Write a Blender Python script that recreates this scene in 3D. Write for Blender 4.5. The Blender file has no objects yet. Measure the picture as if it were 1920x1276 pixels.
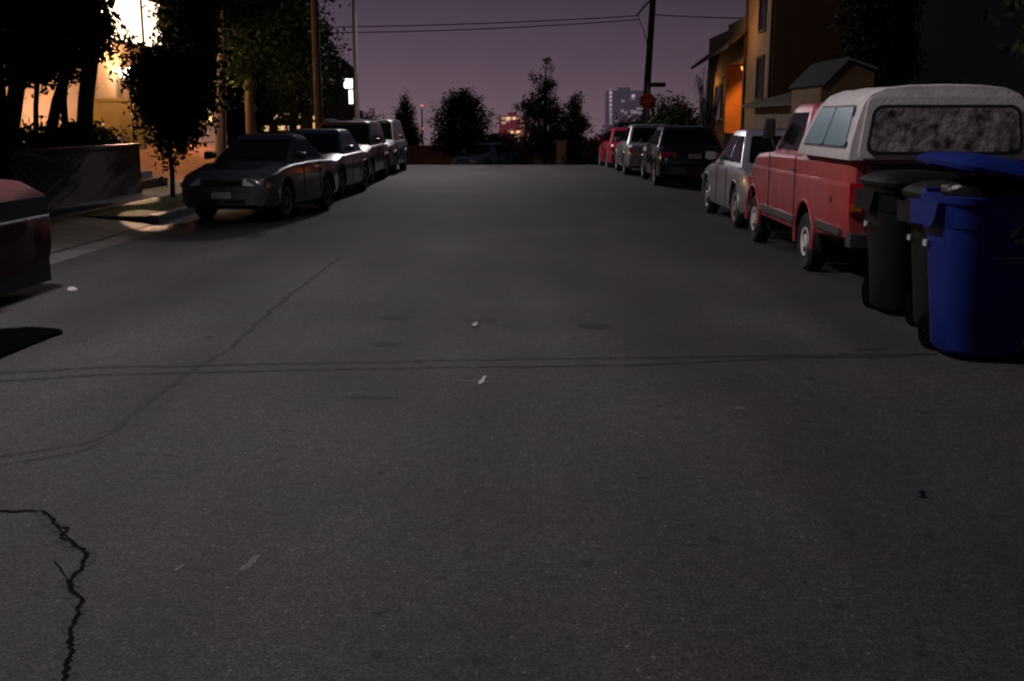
import bpy, bmesh, math, random
import numpy as np
from mathutils import Vector, Matrix
R = math.radians
random.seed(7); rng = np.random.default_rng(7)
S = bpy.context.scene; C = S.collection

# ------------------------------------------------------------------ camera
cam = bpy.data.objects.new('camera', bpy.data.cameras.new('camera')); C.objects.link(cam); S.camera = cam
PITCH, YAW, F, CZ = math.atan(414/2000), R(1.12), 2000.0, 1.6
cam.location = (0, 0, CZ); cam.rotation_euler = (math.pi/2-PITCH, 0, YAW)
cam.data.sensor_width = 36; cam.data.lens = 37.5; cam.data.clip_end = 3000; cam.data.clip_start = .05
CM = cam.rotation_euler.to_matrix()
def ray(px, py): return CM @ Vector((px-960, 638-py, -F))
def at(px, py, Y):                       # point of the scene seen at a photo pixel, at distance Y up the street
    d = ray(px, py); return Vector((0, 0, CZ)) + d*(Y/d.y)
def gnd(px, py, z=0.0):
    d = ray(px, py); return Vector((0, 0, CZ)) + d*((z-CZ)/d.z)
S.render.resolution_x = 1024; S.render.resolution_y = 680
S.render.engine = 'CYCLES'
try: S.cycles.filter_width = 2.1
except Exception: pass
S.view_settings.view_transform = 'Standard'; S.view_settings.look = 'None'
S.view_settings.exposure = 0; S.view_settings.gamma = 1

# ------------------------------------------------------------------ night sky (city glow)
W = bpy.data.worlds.new('World'); S.world = W; W.use_nodes = True
nt = W.node_tree; nt.nodes.clear()
def N(t, ty, **k):
    n = t.nodes.new(ty)
    for a, v in k.items(): setattr(n, a, v)
    return n
tc = N(nt, 'ShaderNodeTexCoord'); sp = N(nt, 'ShaderNodeSeparateXYZ'); nt.links.new(tc.outputs['Generated'], sp.inputs[0])
mr = N(nt, 'ShaderNodeMapRange'); mr.inputs[1].default_value = -.06; mr.inputs[2].default_value = .30
nt.links.new(sp.outputs['Z'], mr.inputs[0])
cr = N(nt, 'ShaderNodeValToRGB'); nt.links.new(mr.outputs[0], cr.inputs[0])
e = cr.color_ramp.elements
e[0].position = 0; e[0].color = (.165, .105, .128, 1)
e[1].position = 1; e[1].color = (.018, .017, .030, 1)
for p, c in ((.16, (.150, .098, .122, 1)), (.30, (.106, .068, .096, 1)), (.48, (.058, .044, .066, 1)), (.65, (.035, .030, .045, 1))):
    q = e.new(p); q.color = c
mx = N(nt, 'ShaderNodeMapRange'); mx.inputs[1].default_value = -.25; mx.inputs[2].default_value = .30; mx.inputs[3].default_value = 1.08; mx.inputs[4].default_value = .72
nt.links.new(sp.outputs['X'], mx.inputs[0])
bg = N(nt, 'ShaderNodeBackground'); nt.links.new(cr.outputs[0], bg.inputs[0]); nt.links.new(mx.outputs[0], bg.inputs[1])
ow = N(nt, 'ShaderNodeOutputWorld'); nt.links.new(bg.outputs[0], ow.inputs[0])

# ------------------------------------------------------------------ helpers
def rgb(h): return tuple(((v/255)/12.92 if v/255 <= .04045 else ((v/255+.055)/1.055)**2.4) for v in h)
MC = {}
def mat(name, col, rough=.6, metal=0., coat=0., noise=0., nscale=6., bump=0., bscale=40., emit=None, estr=0., spec=.5, col2=None, rot=None):
    if name in MC: return MC[name]
    m = bpy.data.materials.new(name); m.use_nodes = True; t = m.node_tree; b = t.nodes['Principled BSDF']
    b.inputs['Base Color'].default_value = (*col, 1); b.inputs['Roughness'].default_value = rough
    b.inputs['Metallic'].default_value = metal; b.inputs['Coat Weight'].default_value = coat
    b.inputs['Coat Roughness'].default_value = .08; b.inputs['Specular IOR Level'].default_value = spec
    if noise or col2:
        o = N(t, 'ShaderNodeTexCoord'); n = N(t, 'ShaderNodeTexNoise'); n.inputs['Scale'].default_value = nscale; n.inputs['Detail'].default_value = 5
        t.links.new(o.outputs['Object'], n.inputs['Vector'])
        r = N(t, 'ShaderNodeValToRGB'); t.links.new(n.outputs['Fac'], r.inputs[0])
        r.color_ramp.elements[0].position = .32; r.color_ramp.elements[1].position = .70
        c2 = col2 or tuple(c*(1-noise) for c in col)
        r.color_ramp.elements[0].color = (*c2, 1); r.color_ramp.elements[1].color = (*col, 1)
        t.links.new(r.outputs[0], b.inputs['Base Color'])
        q = N(t, 'ShaderNodeMapRange'); q.inputs[3].default_value = min(1, rough*1.25); q.inputs[4].default_value = rough*.85
        t.links.new(n.outputs['Fac'], q.inputs[0]); t.links.new(q.outputs[0], b.inputs['Roughness'])
    if bump:
        o = N(t, 'ShaderNodeTexCoord'); n = N(t, 'ShaderNodeTexNoise'); n.inputs['Scale'].default_value = bscale; n.inputs['Detail'].default_value = 4
        t.links.new(o.outputs['Object'], n.inputs['Vector'])
        u = N(t, 'ShaderNodeBump'); u.inputs['Strength'].default_value = bump; u.inputs['Distance'].default_value = .02
        t.links.new(n.outputs['Fac'], u.inputs['Height']); t.links.new(u.outputs[0], b.inputs['Normal'])
    if emit:
        b.inputs['Emission Color'].default_value = (*emit, 1); b.inputs['Emission Strength'].default_value = estr
    MC[name] = m; return m
def empty(name, label, cat, loc=(0, 0, 0), rz=0, group=None):
    o = bpy.data.objects.new(name, None); C.objects.link(o); o.location = loc; o.rotation_euler = (0, 0, rz)
    return tag(o, label, cat, group)
def tag(o, label=None, cat=None, group=None, kind=None):
    if label: o['label'] = label
    if cat: o['category'] = cat
    if group: o['group'] = group
    if kind: o['kind'] = kind
    return o
def mesh(name, verts, faces, m, parent=None, smooth=None, loc=None, mi=None):
    me = bpy.data.meshes.new(name); me.from_pydata([tuple(v) for v in verts], [], faces); me.validate()
    bm = bmesh.new(); bm.from_mesh(me); bmesh.ops.recalc_face_normals(bm, faces=bm.faces); bm.to_mesh(me); bm.free()
    for x in (m if isinstance(m, (list, tuple)) else [m]): me.materials.append(x)
    if mi: me.polygons.foreach_set('material_index', mi)
    o = bpy.data.objects.new(name, me); C.objects.link(o)
    if parent: o.parent = parent
    if loc: o.location = loc
    if smooth is not None:
        me.polygons.foreach_set('use_smooth', [True]*len(me.polygons)); me.set_sharp_from_angle(angle=R(smooth))
    return o
class B:
    def __init__(s): s.v = []; s.f = []
    def add(s, v, f):
        n = len(s.v); s.v += [tuple(p) for p in v]; s.f += [tuple(i+n for i in q) for q in f]; return s
    def box(s, x0, x1, y0, y1, z0, z1):
        return s.add([(x, y, z) for z in (z0, z1) for y in (y0, y1) for x in (x0, x1)],
                     [(0, 1, 3, 2), (4, 5, 7, 6), (0, 1, 5, 4), (2, 3, 7, 6), (0, 2, 6, 4), (1, 3, 7, 5)])
    def tube(s, pts, rad, n=8):
        pts = [Vector(p) for p in pts]; rad = rad if isinstance(rad, (list, tuple)) else [rad]*len(pts)
        V = []
        for i, p in enumerate(pts):
            d = (pts[min(i+1, len(pts)-1)]-pts[max(i-1, 0)]).normalized()
            a = d.cross(Vector((0, 0, 1)) if abs(d.z) < .9 else Vector((1, 0, 0))).normalized(); b = d.cross(a)
            V += [p+(a*math.cos(2*math.pi*k/n)+b*math.sin(2*math.pi*k/n))*rad[i] for k in range(n)]
        Fc = [(i*n+k, i*n+(k+1) % n, (i+1)*n+(k+1) % n, (i+1)*n+k) for i in range(len(pts)-1) for k in range(n)]
        Fc += [tuple(range(n)), tuple(range((len(pts)-1)*n, len(pts)*n))]
        return s.add(V, Fc)
    def loft(s, rings, cap=True):
        n = len(rings[0]); V = [p for r in rings for p in r]
        Fc = [(i*n+k, i*n+(k+1) % n, (i+1)*n+(k+1) % n, (i+1)*n+k) for i in range(len(rings)-1) for k in range(n)]
        if cap: Fc += [tuple(range(n)), tuple(range((len(rings)-1)*n, len(rings)*n))]
        return s.add(V, Fc)
    def disc(s, c, ax, r, prof, n=24):           # lathe about x axis direction ax(+-1); prof = [(radius, offset)]
        rings = [[(c[0]+ax*o, c[1]+rr*math.cos(2*math.pi*k/n), c[2]+rr*math.sin(2*math.pi*k/n)) for k in range(n)] for rr, o in prof]
        return s.loft(rings)
    def go(s, name, m, parent=None, smooth=None, loc=None): return mesh(name, s.v, s.f, m, parent, smooth, loc)
def rrect(cx, cy, hx, hy, r, z, n=5, ex=None):
    out = []; r = min(r, hx*.98, hy*.98)
    for q, (sx, sy) in enumerate(((1, 1), (-1, 1), (-1, -1), (1, -1))):
        for k in range(n+1):
            a = math.pi/2*(q+k/n); out.append((cx+sx*(hx-r)+r*math.cos(a), cy+sy*(hy-r)+r*math.sin(a), z))
    return out
def bake(o):
    bpy.context.view_layer.update()
    dg = bpy.context.evaluated_depsgraph_get(); me = bpy.data.meshes.new_from_object(o.evaluated_get(dg)); o.modifiers.clear(); o.data = me
def pane(name, A, B_, C_, D, m, parent, u0=0, u1=1, v0=0, v1=1, rad=.03, off=.004, th=.006, slant=0):
    A, B_, C_, D = map(Vector, (A, B_, C_, D))
    P = lambda u, v: A*(1-u)*(1-v)+B_*u*(1-v)+C_*u*v+D*(1-u)*v
    n = (B_-A).cross(D-A).normalized(); ctr = P(.5, .5)
    wu = (P(u1, (v0+v1)/2)-P(u0, (v0+v1)/2)).length; wv = (P((u0+u1)/2, v1)-P((u0+u1)/2, v0)).length
    out = []
    for (x, y, _) in rrect(0, 0, wu/2, wv/2, rad, 0, 4):
        out.append(P(u0+(x/wu+.5)*(u1-u0), v0+(y/wv+.5)*(v1-v0)))
    k = len(out)
    V = [p+n*off for p in out]+[p+n*(off-th) for p in out]
    Fc = [tuple(range(k)), tuple(range(k, 2*k))]+[(i, (i+1) % k, k+(i+1) % k, k+i) for i in range(k)]
    return mesh(name, V, Fc, m, parent)
def gz(Y):
    if Y < 36: return 0.0
    if Y < 46: return -.0035*(Y-36)**2
    return -.35-.07*(Y-46)
YS = [-12, 0, 6, 12, 16, 20, 24, 28, 32, 36, 37, 38, 39, 40, 41, 42, 43, 44, 45, 46, 50, 60, 80, 120, 200, 400, 900]
def strip(name, x0, x1, y0, y1, dz, m, kind='structure', side=None, lab=None):
    ys = [y0]+[y for y in YS if y0 < y < y1]+[y1]; b = B()
    V = []; Fc = []
    for y in ys: V += [(x0, y, gz(y)+dz), (x1, y, gz(y)+dz)]
    for i in range(len(ys)-1): Fc.append((2*i, 2*i+1, 2*i+3, 2*i+2))
    n = len(V)
    if side:
        V += [(x, y, z-side) for x, y, z in V]
        for i in range(len(ys)-1): Fc += [(2*i, 2*i+2, n+2*i+2, n+2*i), (2*i+1, 2*i+3, n+2*i+3, n+2*i+1)]
        Fc += [(0, 1, n+1, n), (2*len(ys)-2, 2*len(ys)-1, n+2*len(ys)-1, n+2*len(ys)-2)]
    return tag(mesh(name, V, Fc, m), kind=kind)

# ------------------------------------------------------------------ lamps
def lamp(kind, loc, power, col, parent=None, aim=None, size=120, blend=.5, rad=.12):
    l = bpy.data.lights.new('light', kind); l.energy = power; l.color = col; l.shadow_soft_size = rad
    o = bpy.data.objects.new('light', l); C.objects.link(o); o.location = loc
    if kind == 'SPOT':
        l.spot_size = R(size); l.spot_blend = blend
        o.rotation_euler = (Vector(aim)-Vector(loc)).to_track_quat('-Z', 'Y').to_euler()
    if parent:
        o.parent = parent; o.matrix_parent_inverse = parent.matrix_world.inverted() if False else Matrix.Translation(-parent.location)
    return o
galv = mat('galvanised_steel', (.22, .21, .22), .45, .6, noise=.3)
def street_lamp(x, y, h, arm, label, power, aim, size):
    t = empty('street_lamp', label, 'street lamp', (x, y, gz(y)))
    b = B().tube([(0, 0, 0), (0, 0, h*.5), (0, 0, h-.4)], [.105, .085, .06], 12); b.go('pole', galv, t, 40)
    B().loft([rrect(0, 0, .17, .17, .04, 0), rrect(0, 0, .17, .17, .04, .03), rrect(0, 0, .12, .12, .05, .35)]).go('base', galv, t, 40)
    pts = [(arm*q, 0, h-.4+.55*math.sin(q*math.pi/2)) for q in (0, .2, .4, .6, .8, 1)]
    B().tube(pts, [.05, .045, .04, .04, .035, .035], 8).go('arm', galv, t, 40)
    hd = B().loft([[(arm-.1+q, wy*a, h+.15+c) for a, c in ((-1, 0), (-.8, .09), (0, .13), (.8, .09), (1, 0), (.7, -.05), (-.7, -.05))] for q, wy in ((0, .06), (.15, .13), (.5, .16), (.72, .1))]).go('lamp_head', galv, t, 40)
    B().loft([rrect(arm+.28, 0, .18, .1, .08, h+.095), rrect(arm+.28, 0, .12, .06, .06, h+.02)]).go('lens', mat('lamp_lens', (.9, .9, .95), .3, emit=(1, .93, .95), estr=60), hd, 60)
    lamp('SPOT', (x+arm+.28, y, gz(y)+h-.05), power, (1, .91, .97), t, aim, size, .55, .3)
    return t
street_lamp(-6.75, 8.0, 8.0, 2.1, 'grey curved-arm street lamp beside the maroon car', 2350, (.9, 7.9, 0), 128)
street_lamp(-6.4, 39.5, 8.2, 2.3, 'slim pale steel street lamp pole behind the parked silver van', 3300, (-1.0, 33, 0), 150)

# ------------------------------------------------------------------ ground materials
def asphalt():
    m = bpy.data.materials.new('asphalt'); m.use_nodes = True; t = m.node_tree; b = t.nodes['Principled BSDF']; L = t.links.new
    o = N(t, 'ShaderNodeTexCoord').outputs['Object']
    def noise(s, d=4, v=None):
        n = N(t, 'ShaderNodeTexNoise'); n.inputs['Scale'].default_value = s; n.inputs['Detail'].default_value = d; L(v or o, n.inputs['Vector']); return n.outputs['Fac']
    def ramp(f, a, ca, b_, cb):
        r = N(t, 'ShaderNodeValToRGB'); r.color_ramp.elements[0].position = a; r.color_ramp.elements[0].color = (*ca, 1)
        r.color_ramp.elements[1].position = b_; r.color_ramp.elements[1].color = (*cb, 1); L(f, r.inputs[0]); return r.outputs[0]
    def mul(a, c, f=1.):
        x = N(t, 'ShaderNodeMix', data_type='RGBA', blend_type='MULTIPLY'); x.inputs[0].default_value = f; L(a, x.inputs[6]); L(c, x.inputs[7]); return x.outputs[2]
    mp = N(t, 'ShaderNodeMapping'); mp.inputs['Scale'].default_value = (1, .16, 1); L(o, mp.inputs[0])
    big = ramp(noise(.5, 6), .34, (.026, .0252, .0262), .68, (.044, .0415, .0438))
    lane = ramp(noise(1.1, 4, mp.outputs[0]), .30, (.58, .58, .58), .70, (1.26, 1.24, 1.22))
    fine = ramp(noise(90, 3), .38, (.30, .30, .30), .64, (1.8, 1.8, 1.8))
    mid = ramp(noise(14, 5), .32, (.66, .66, .68), .70, (1.2, 1.19, 1.18))
    hue = ramp(noise(1.3, 3), .38, (1.06, .96, .99), .62, (.95, 1.02, 1.0)); grit = ramp(noise(42, 2), .38, (.62, .62, .62), .62, (1.32, 1.32, 1.32))
    c = mul(mul(mul(mul(mul(big, lane), fine, .9), mid, .9), hue), grit, .8)
    vo = N(t, 'ShaderNodeTexVoronoi'); vo.inputs['Scale'].default_value = 19; L(o, vo.inputs['Vector'])
    stone = ramp(vo.outputs['Distance'], .09, (3.6, 3.5, 3.4), .17, (1, 1, 1)); c = mul(c, stone, .55)
    v2 = N(t, 'ShaderNodeTexVoronoi'); v2.inputs['Scale'].default_value = 4.2; L(o, v2.inputs['Vector'])
    nz = noise(6, 3); ad = N(t, 'ShaderNodeMath', operation='MULTIPLY_ADD'); L(nz, ad.inputs[0]); ad.inputs[1].default_value = .10; L(v2.outputs['Distance'], ad.inputs[2])
    c = mul(c, ramp(ad.outputs[0], .125, (.26, .25, .25), .17, (1, 1, 1)), .9)
    L(c, b.inputs['Base Color']); b.inputs['Roughness'].default_value = .82; b.inputs['Specular IOR Level'].default_value = .35
    bu = N(t, 'ShaderNodeBump'); bu.inputs['Strength'].default_value = .55; bu.inputs['Distance'].default_value = .006; L(noise(95, 3), bu.inputs['Height']); L(bu.outputs[0], b.inputs['Normal'])
    return m
ASP = asphalt()
CON = mat('concrete', (.24, .215, .20), .85, noise=.35, nscale=3, bump=.3, bscale=60)
SOIL = mat('dark_soil', (.045, .038, .03), .95, noise=.4, nscale=2, bump=.5)
GR = mat('lawn', (.034, .075, .014), 1, noise=.6, nscale=9, bump=.8, bscale=50, spec=.05)
STU = mat('stucco_cream', (.42, .27, .19), .9, noise=.18, nscale=2, bump=.2)
STY = mat('stucco_ochre', (.34, .20, .045), .9, noise=.25, nscale=2, bump=.2)
KX, KR = -5.85, 4.95

def wide(name, x0, x1, dz, m): return strip(name, x0, x1, -12, 900, dz, m)
wide('ground', -500, 500, -.02, SOIL)
strip('road', KX, KR, -12, 120, .0, ASP)
strip('pavement', KX-2.9, KX-1.35, -12, 42, .13, CON, side=.14)
strip('pavement', KR+.18, KR+1.9, -12, 42, .13, CON, side=.14)
strip('kerb', KX-.18, KX, 16.6, 42, .135, CON, side=.14)
strip('kerb', KX-.18, KX, -12, 10.0, .135, CON, side=.14)
strip('kerb', KR, KR+.18, -12, 42, .135, CON, side=.14)
strip('verge', KX-1.35, KX-.18, 16.6, 42, .12, GR, side=.13)
strip('verge', KX-1.35, KX-.18, -12, 10.0, .12, GR, side=.13)
# driveway apron: a ramp across the verge
b = B(); b.add([(KX, 9.6, .015), (KX, 17.0, .015), (KX-1.35, 16.6, .128), (KX-1.35, 10.0, .128)], [(0, 1, 2, 3)])
tag(b.go('driveway_apron', mat('worn_apron', (.11, .095, .085), .95, noise=.5, nscale=2.2, bump=.4)), kind='structure')
strip('gutter', KX+.004, KX+.42, -12, 42, .004, mat('gutter_concrete', (.14, .125, .12), .85, noise=.45, nscale=2.5, bump=.3))

# seams, cracks, stains and painted wire shadows lie on the asphalt
def lines(name, pts, w, m, jag=.0, step=.06, z=.004):
    P = [gnd(*p) for p in pts]; Q = []
    for a, c in zip(P, P[1:]):
        k = max(1, int((c-a).length/step))
        Q += [a.lerp(c, i/k) for i in range(k)]
    Q.append(P[-1]); V = []; j = 0; Fc = []
    off = 0
    for i, p in enumerate(Q):
        d = (Q[min(i+1, len(Q)-1)]-Q[max(i-1, 0)]).normalized(); s = Vector((-d.y, d.x, 0))
        off = off*.75+random.uniform(-jag, jag); ww = w*random.uniform(.55, 1.2)*(.25 if i in (0, len(Q)-1) else 1)
        V += [p+s*(off+ww/2)+Vector((0, 0, z)), p+s*(off-ww/2)+Vector((0, 0, z))]
    Fc = [(2*i, 2*i+1, 2*i+3, 2*i+2) for i in range(len(Q)-1)]
    return tag(mesh(name, V, Fc, m), kind='structure')
def soft(name, col, alpha, sc=9):
    m = mat(name, col, .75); m.blend_method = 'HASHED' if hasattr(m, 'blend_method') else None
    t = m.node_tree; b = t.nodes['Principled BSDF']
    n = N(t, 'ShaderNodeTexNoise'); n.inputs['Scale'].default_value = sc; o = N(t, 'ShaderNodeTexCoord'); t.links.new(o.outputs['Object'], n.inputs[0])
    q = N(t, 'ShaderNodeMapRange'); q.inputs[1].default_value = .35; q.inputs[2].default_value = .65; q.inputs[3].default_value = alpha*.45; q.inputs[4].default_value = alpha
    t.links.new(n.outputs[0], q.inputs[0]); t.links.new(q.outputs[0], b.inputs['Alpha']); return m
WIRE_SH = soft('seam_and_wire_shadow', (.010, .009, .010), .8); CRK = mat('crack', (.009, .008, .008), 1, spec=.0); TAR2 = soft('old_seam', (.010, .010, .010), .62)
lines('seam_and_wire_shadow', [(-60, 702), (200, 688), (420, 684), (820, 675), (1180, 670), (1500, 666), (1760, 664)], .07, WIRE_SH, .004)  # soft dark strip painted as the shadow of an overhead wire
lines('seam_and_wire_shadow', [(-60, 718), (200, 702), (420, 696), (820, 688), (1180, 684), (1500, 670), (1700, 668)], .06, WIRE_SH, .004, z=.0045)  # second painted wire shadow beside the first
lines('seam_and_wire_shadow', [(-60, 862), (60, 846), (150, 832), (205, 812), (270, 760), (350, 700), (430, 655), (510, 580), (640, 480)], .05, TAR2, .006, z=.0038)
lines('seam_and_wire_shadow', [(-60, 880), (60, 862), (150, 846), (205, 822)], .035, TAR2, .006, z=.0038)
lines('crack', [(-30, 958), (75, 958), (92, 966), (108, 990), (124, 992), (118, 1008), (160, 1036), (156, 1066), (132, 1088), (150, 1130), (140, 1170), (128, 1200), (132, 1240), (112, 1290)], .019, CRK, .006, .010)
lines('crack_edge', [(75, 958), (92, 966), (108, 990), (124, 992), (118, 1008), (160, 1036), (156, 1066), (132, 1088), (150, 1130), (140, 1170), (128, 1200), (132, 1240), (112, 1290)], .055, soft('crack_dust', (.007, .006, .006), .85, 40), .012, .012, z=.0032)
lines('crack', [(108, 990), (128, 1010), (160, 1036), (158, 1060)], .010, CRK, .003, .02, z=.0036)
lines('crack', [(100, 1050), (132, 1090), (150, 1102)], .006, CRK, .003, .02, z=.0034)
def blot(name, px, py, rx, ry, m, z=.0042, n=22, lab=None):
    c = gnd(px, py); V = []
    for k in range(n):
        a = 2*math.pi*k/n; q = random.uniform(.65, 1.15); V.append((c.x+rx*q*math.cos(a), c.y+ry*q*math.sin(a), z))
    return tag(mesh(name, V, [tuple(range(n))], m), kind='structure')
OIL = soft('oil_stain', (.008, .008, .008), .6, 30)
for i, (x, y, a, c) in enumerate([(740, 596, .17, .10), (722, 645, .14, .10), (905, 600, .13, .07), (690, 745, .17, .05), (1118, 612, .16, .13), (882, 1099, .022, .018), (876, 1129, .016, .012), (713, 1146, .03, .02), (1322, 1130, .02, .014), (1190, 1186, .012, .012), (822, 919, .02, .016), (1630, 655, .14, .04), (394, 632, .04, .04), (1336, 1010, .028, .02), (1064, 1194, .02, .012), (1502, 1206, .018, .014), (1290, 985, .018, .016)]):
    blot('oil_stain', x, y, a, c, OIL, .0042+i*.00003)
CHK = soft('pale_scuff', (.22, .20, .20), .5, 40)
for pts, w in (([(452, 1072), (470, 1058), (486, 1040)], .03), ([(325, 1072), (345, 1058)], .022), ([(866, 714), (955, 716)], .012), ([(1372, 766), (1398, 765)], .03)):
    lines('pale_scuff', pts, w, CHK, .004, .02)
lines('chalk_mark', [(899, 721), (906, 712), (912, 705)], .03, mat('chalk', (.32, .31, .31), .9), .003, .02, z=.0055)

# flat black patch lying at the left edge
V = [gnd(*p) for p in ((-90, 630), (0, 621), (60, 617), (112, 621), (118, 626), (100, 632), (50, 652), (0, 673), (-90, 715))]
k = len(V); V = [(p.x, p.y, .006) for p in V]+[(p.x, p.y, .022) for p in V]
tag(mesh('black_patch', V, [tuple(range(k)), tuple(range(k, 2*k))]+[(i, (i+1) % k, k+(i+1) % k, k+i) for i in range(k)], mat('flat_black', (.002, .002, .002), 1, spec=.0)),
    'flat pointed black patch lying on the road at the left edge', 'mat')
def litter(px, py, s, m, lab, cat='litter', name='paper_scrap'):
    c = gnd(px, py); n = 9; V = []
    for j, h in ((1, .01), (.55, .035)):
        V += [(c.x+s*j*random.uniform(.6, 1.1)*math.cos(2*math.pi*k/n), c.y+s*.8*j*random.uniform(.6, 1.1)*math.sin(2*math.pi*k/n), h*random.uniform(.5, 1)) for k in range(n)]
    V += [(c.x, c.y, .03)]; Fc = [(i, (i+1) % n, n+(i+1) % n, n+i) for i in range(n)]+[(n+i, n+(i+1) % n, 2*n) for i in range(n)]+[tuple(range(n))]
    tag(mesh(name, V, Fc, m), lab, cat)
PAP = mat('paper', (.42, .40, .39), .9)
litter(892, 611, .035, PAP, 'crumpled white scrap in the middle of the road')
litter(135, 544, .07, PAP, 'crumpled white scrap on the road beside the maroon car')
litter(1727, 930, .022, mat('blue_plastic', (.01, .01, .05), .4), 'small dark blue bit of plastic in the right foreground', name='plastic_scrap')

# ------------------------------------------------------------------ cars
BLK = mat('black_trim', (.012, .012, .013), .55); GLS = mat('car_glass', (.004, .005, .005), .08, spec=.22); RUB = mat('tyre_rubber', (.012, .012, .012), .85)
CHR = mat('chrome', (.55, .54, .53), .22, 1., noise=.3, nscale=20); HLG = mat('headlight_glass', (.8, .8, .72), .15, 0, coat=1.)
RLG = mat('tail_light_red', (.60, .02, .03), .15, coat=1.); AMB = mat('amber_lens', (.5, .14, .02), .2, coat=1.); PLT = mat('plate', (.55, .55, .52), .5, noise=.35, nscale=25)
RUB2 = mat('bin_rubber', (.004, .004, .004), 1, spec=.0); HUB = mat('hubcap', (.42, .41, .40), .35, .5, noise=.3, nscale=20); WHL = mat('white_hub', (.62, .60, .56), .5, noise=.25, nscale=20); WELL = mat('wheel_well', (.005, .005, .005), .9)
def wheel(par, sx, w, y, r, hub, tw=.2, hk=1.):
    xo = sx*(w-.015)
    prof = [(r-.1, -.02), (r-.03, -.0), (r, -.03), (r, -tw+.03), (r-.03, -tw), (r-.1, -tw+.02)]
    wh = B().disc((xo, y, r), sx, r, prof, 28).go('wheel', RUB, par, 35)
    rim = B().disc((xo, y, r), sx, r, [(.02, -.02), (.06, -.002), (.09, -.03), (r*.48*hk, -.045), (r*.58*hk, -.012), ((r-.095)*hk, -.006), ((r-.095)*hk, -.06)], 24)
    for k in range(6):
        a = 2*math.pi*k/6
        rim.box(xo-sx*.03-.004, xo-sx*.03+.004, y+r*.36*math.cos(a)-.012, y+r*.36*math.cos(a)+.012, r+r*.36*math.sin(a)-.012, r+r*.36*math.sin(a)+.012)
    rim.go('hubcap', hub, wh, 35)
def section(y, w, zb, zs, zt, ti=.80, dy=0):
    h = [(0, zb), (w*.88, zb), (w*.97, zb+.05), (w, zb+.16), (w*.995, (zb+zs)/2+.04), (w*.985, zs-.06), (w*.955, zs), (w*ti, zt-.008), (w*ti*.6, zt+.008), (0, zt+.015)]
    pts = [(x, y, z) for x, z in h]+[(-x, y, z) for x, z in h[-2:0:-1]]
    return pts
def body_mesh(par, st, paint, wheels, r, arch, w):
    b = B().loft([section(*s) for s in st]); o = b.go('body', [paint, WELL], None, 32)
    cb = B()
    for y in wheels:
        for sx in (-1, 1):
            n = 28; x0, x1 = sx*(w-.30), sx*(w+.2)
            cb.loft([[(x, y+arch*math.cos(2*math.pi*k/n), r+.02+arch*math.sin(2*math.pi*k/n)) for k in range(n)] for x in (x0, x1)])
    c = mesh('cut', cb.v, cb.f, [paint, WELL], None, mi=[1]*len(cb.f))
    md = o.modifiers.new('b', 'BOOLEAN'); md.operation = 'DIFFERENCE'; md.object = c; md.solver = 'EXACT'
    bake(o); o.data.polygons.foreach_set('use_smooth', [True]*len(o.data.polygons)); o.data.set_sharp_from_angle(angle=R(32))
    bpy.data.objects.remove(c); o.parent = par
    # arch lips
    for y in wheels:
        for sx in (-1, 1):
            q = B(); pts = [(sx*(w-.004), y+(arch+.01)*math.cos(a), r+.02+(arch+.01)*math.sin(a)) for a in [math.pi*(-.02+1.04*k/14) for k in range(15)]]
            q.tube(pts, .014, 6).go('arch_trim', paint, o, 60)
    return o
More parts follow.
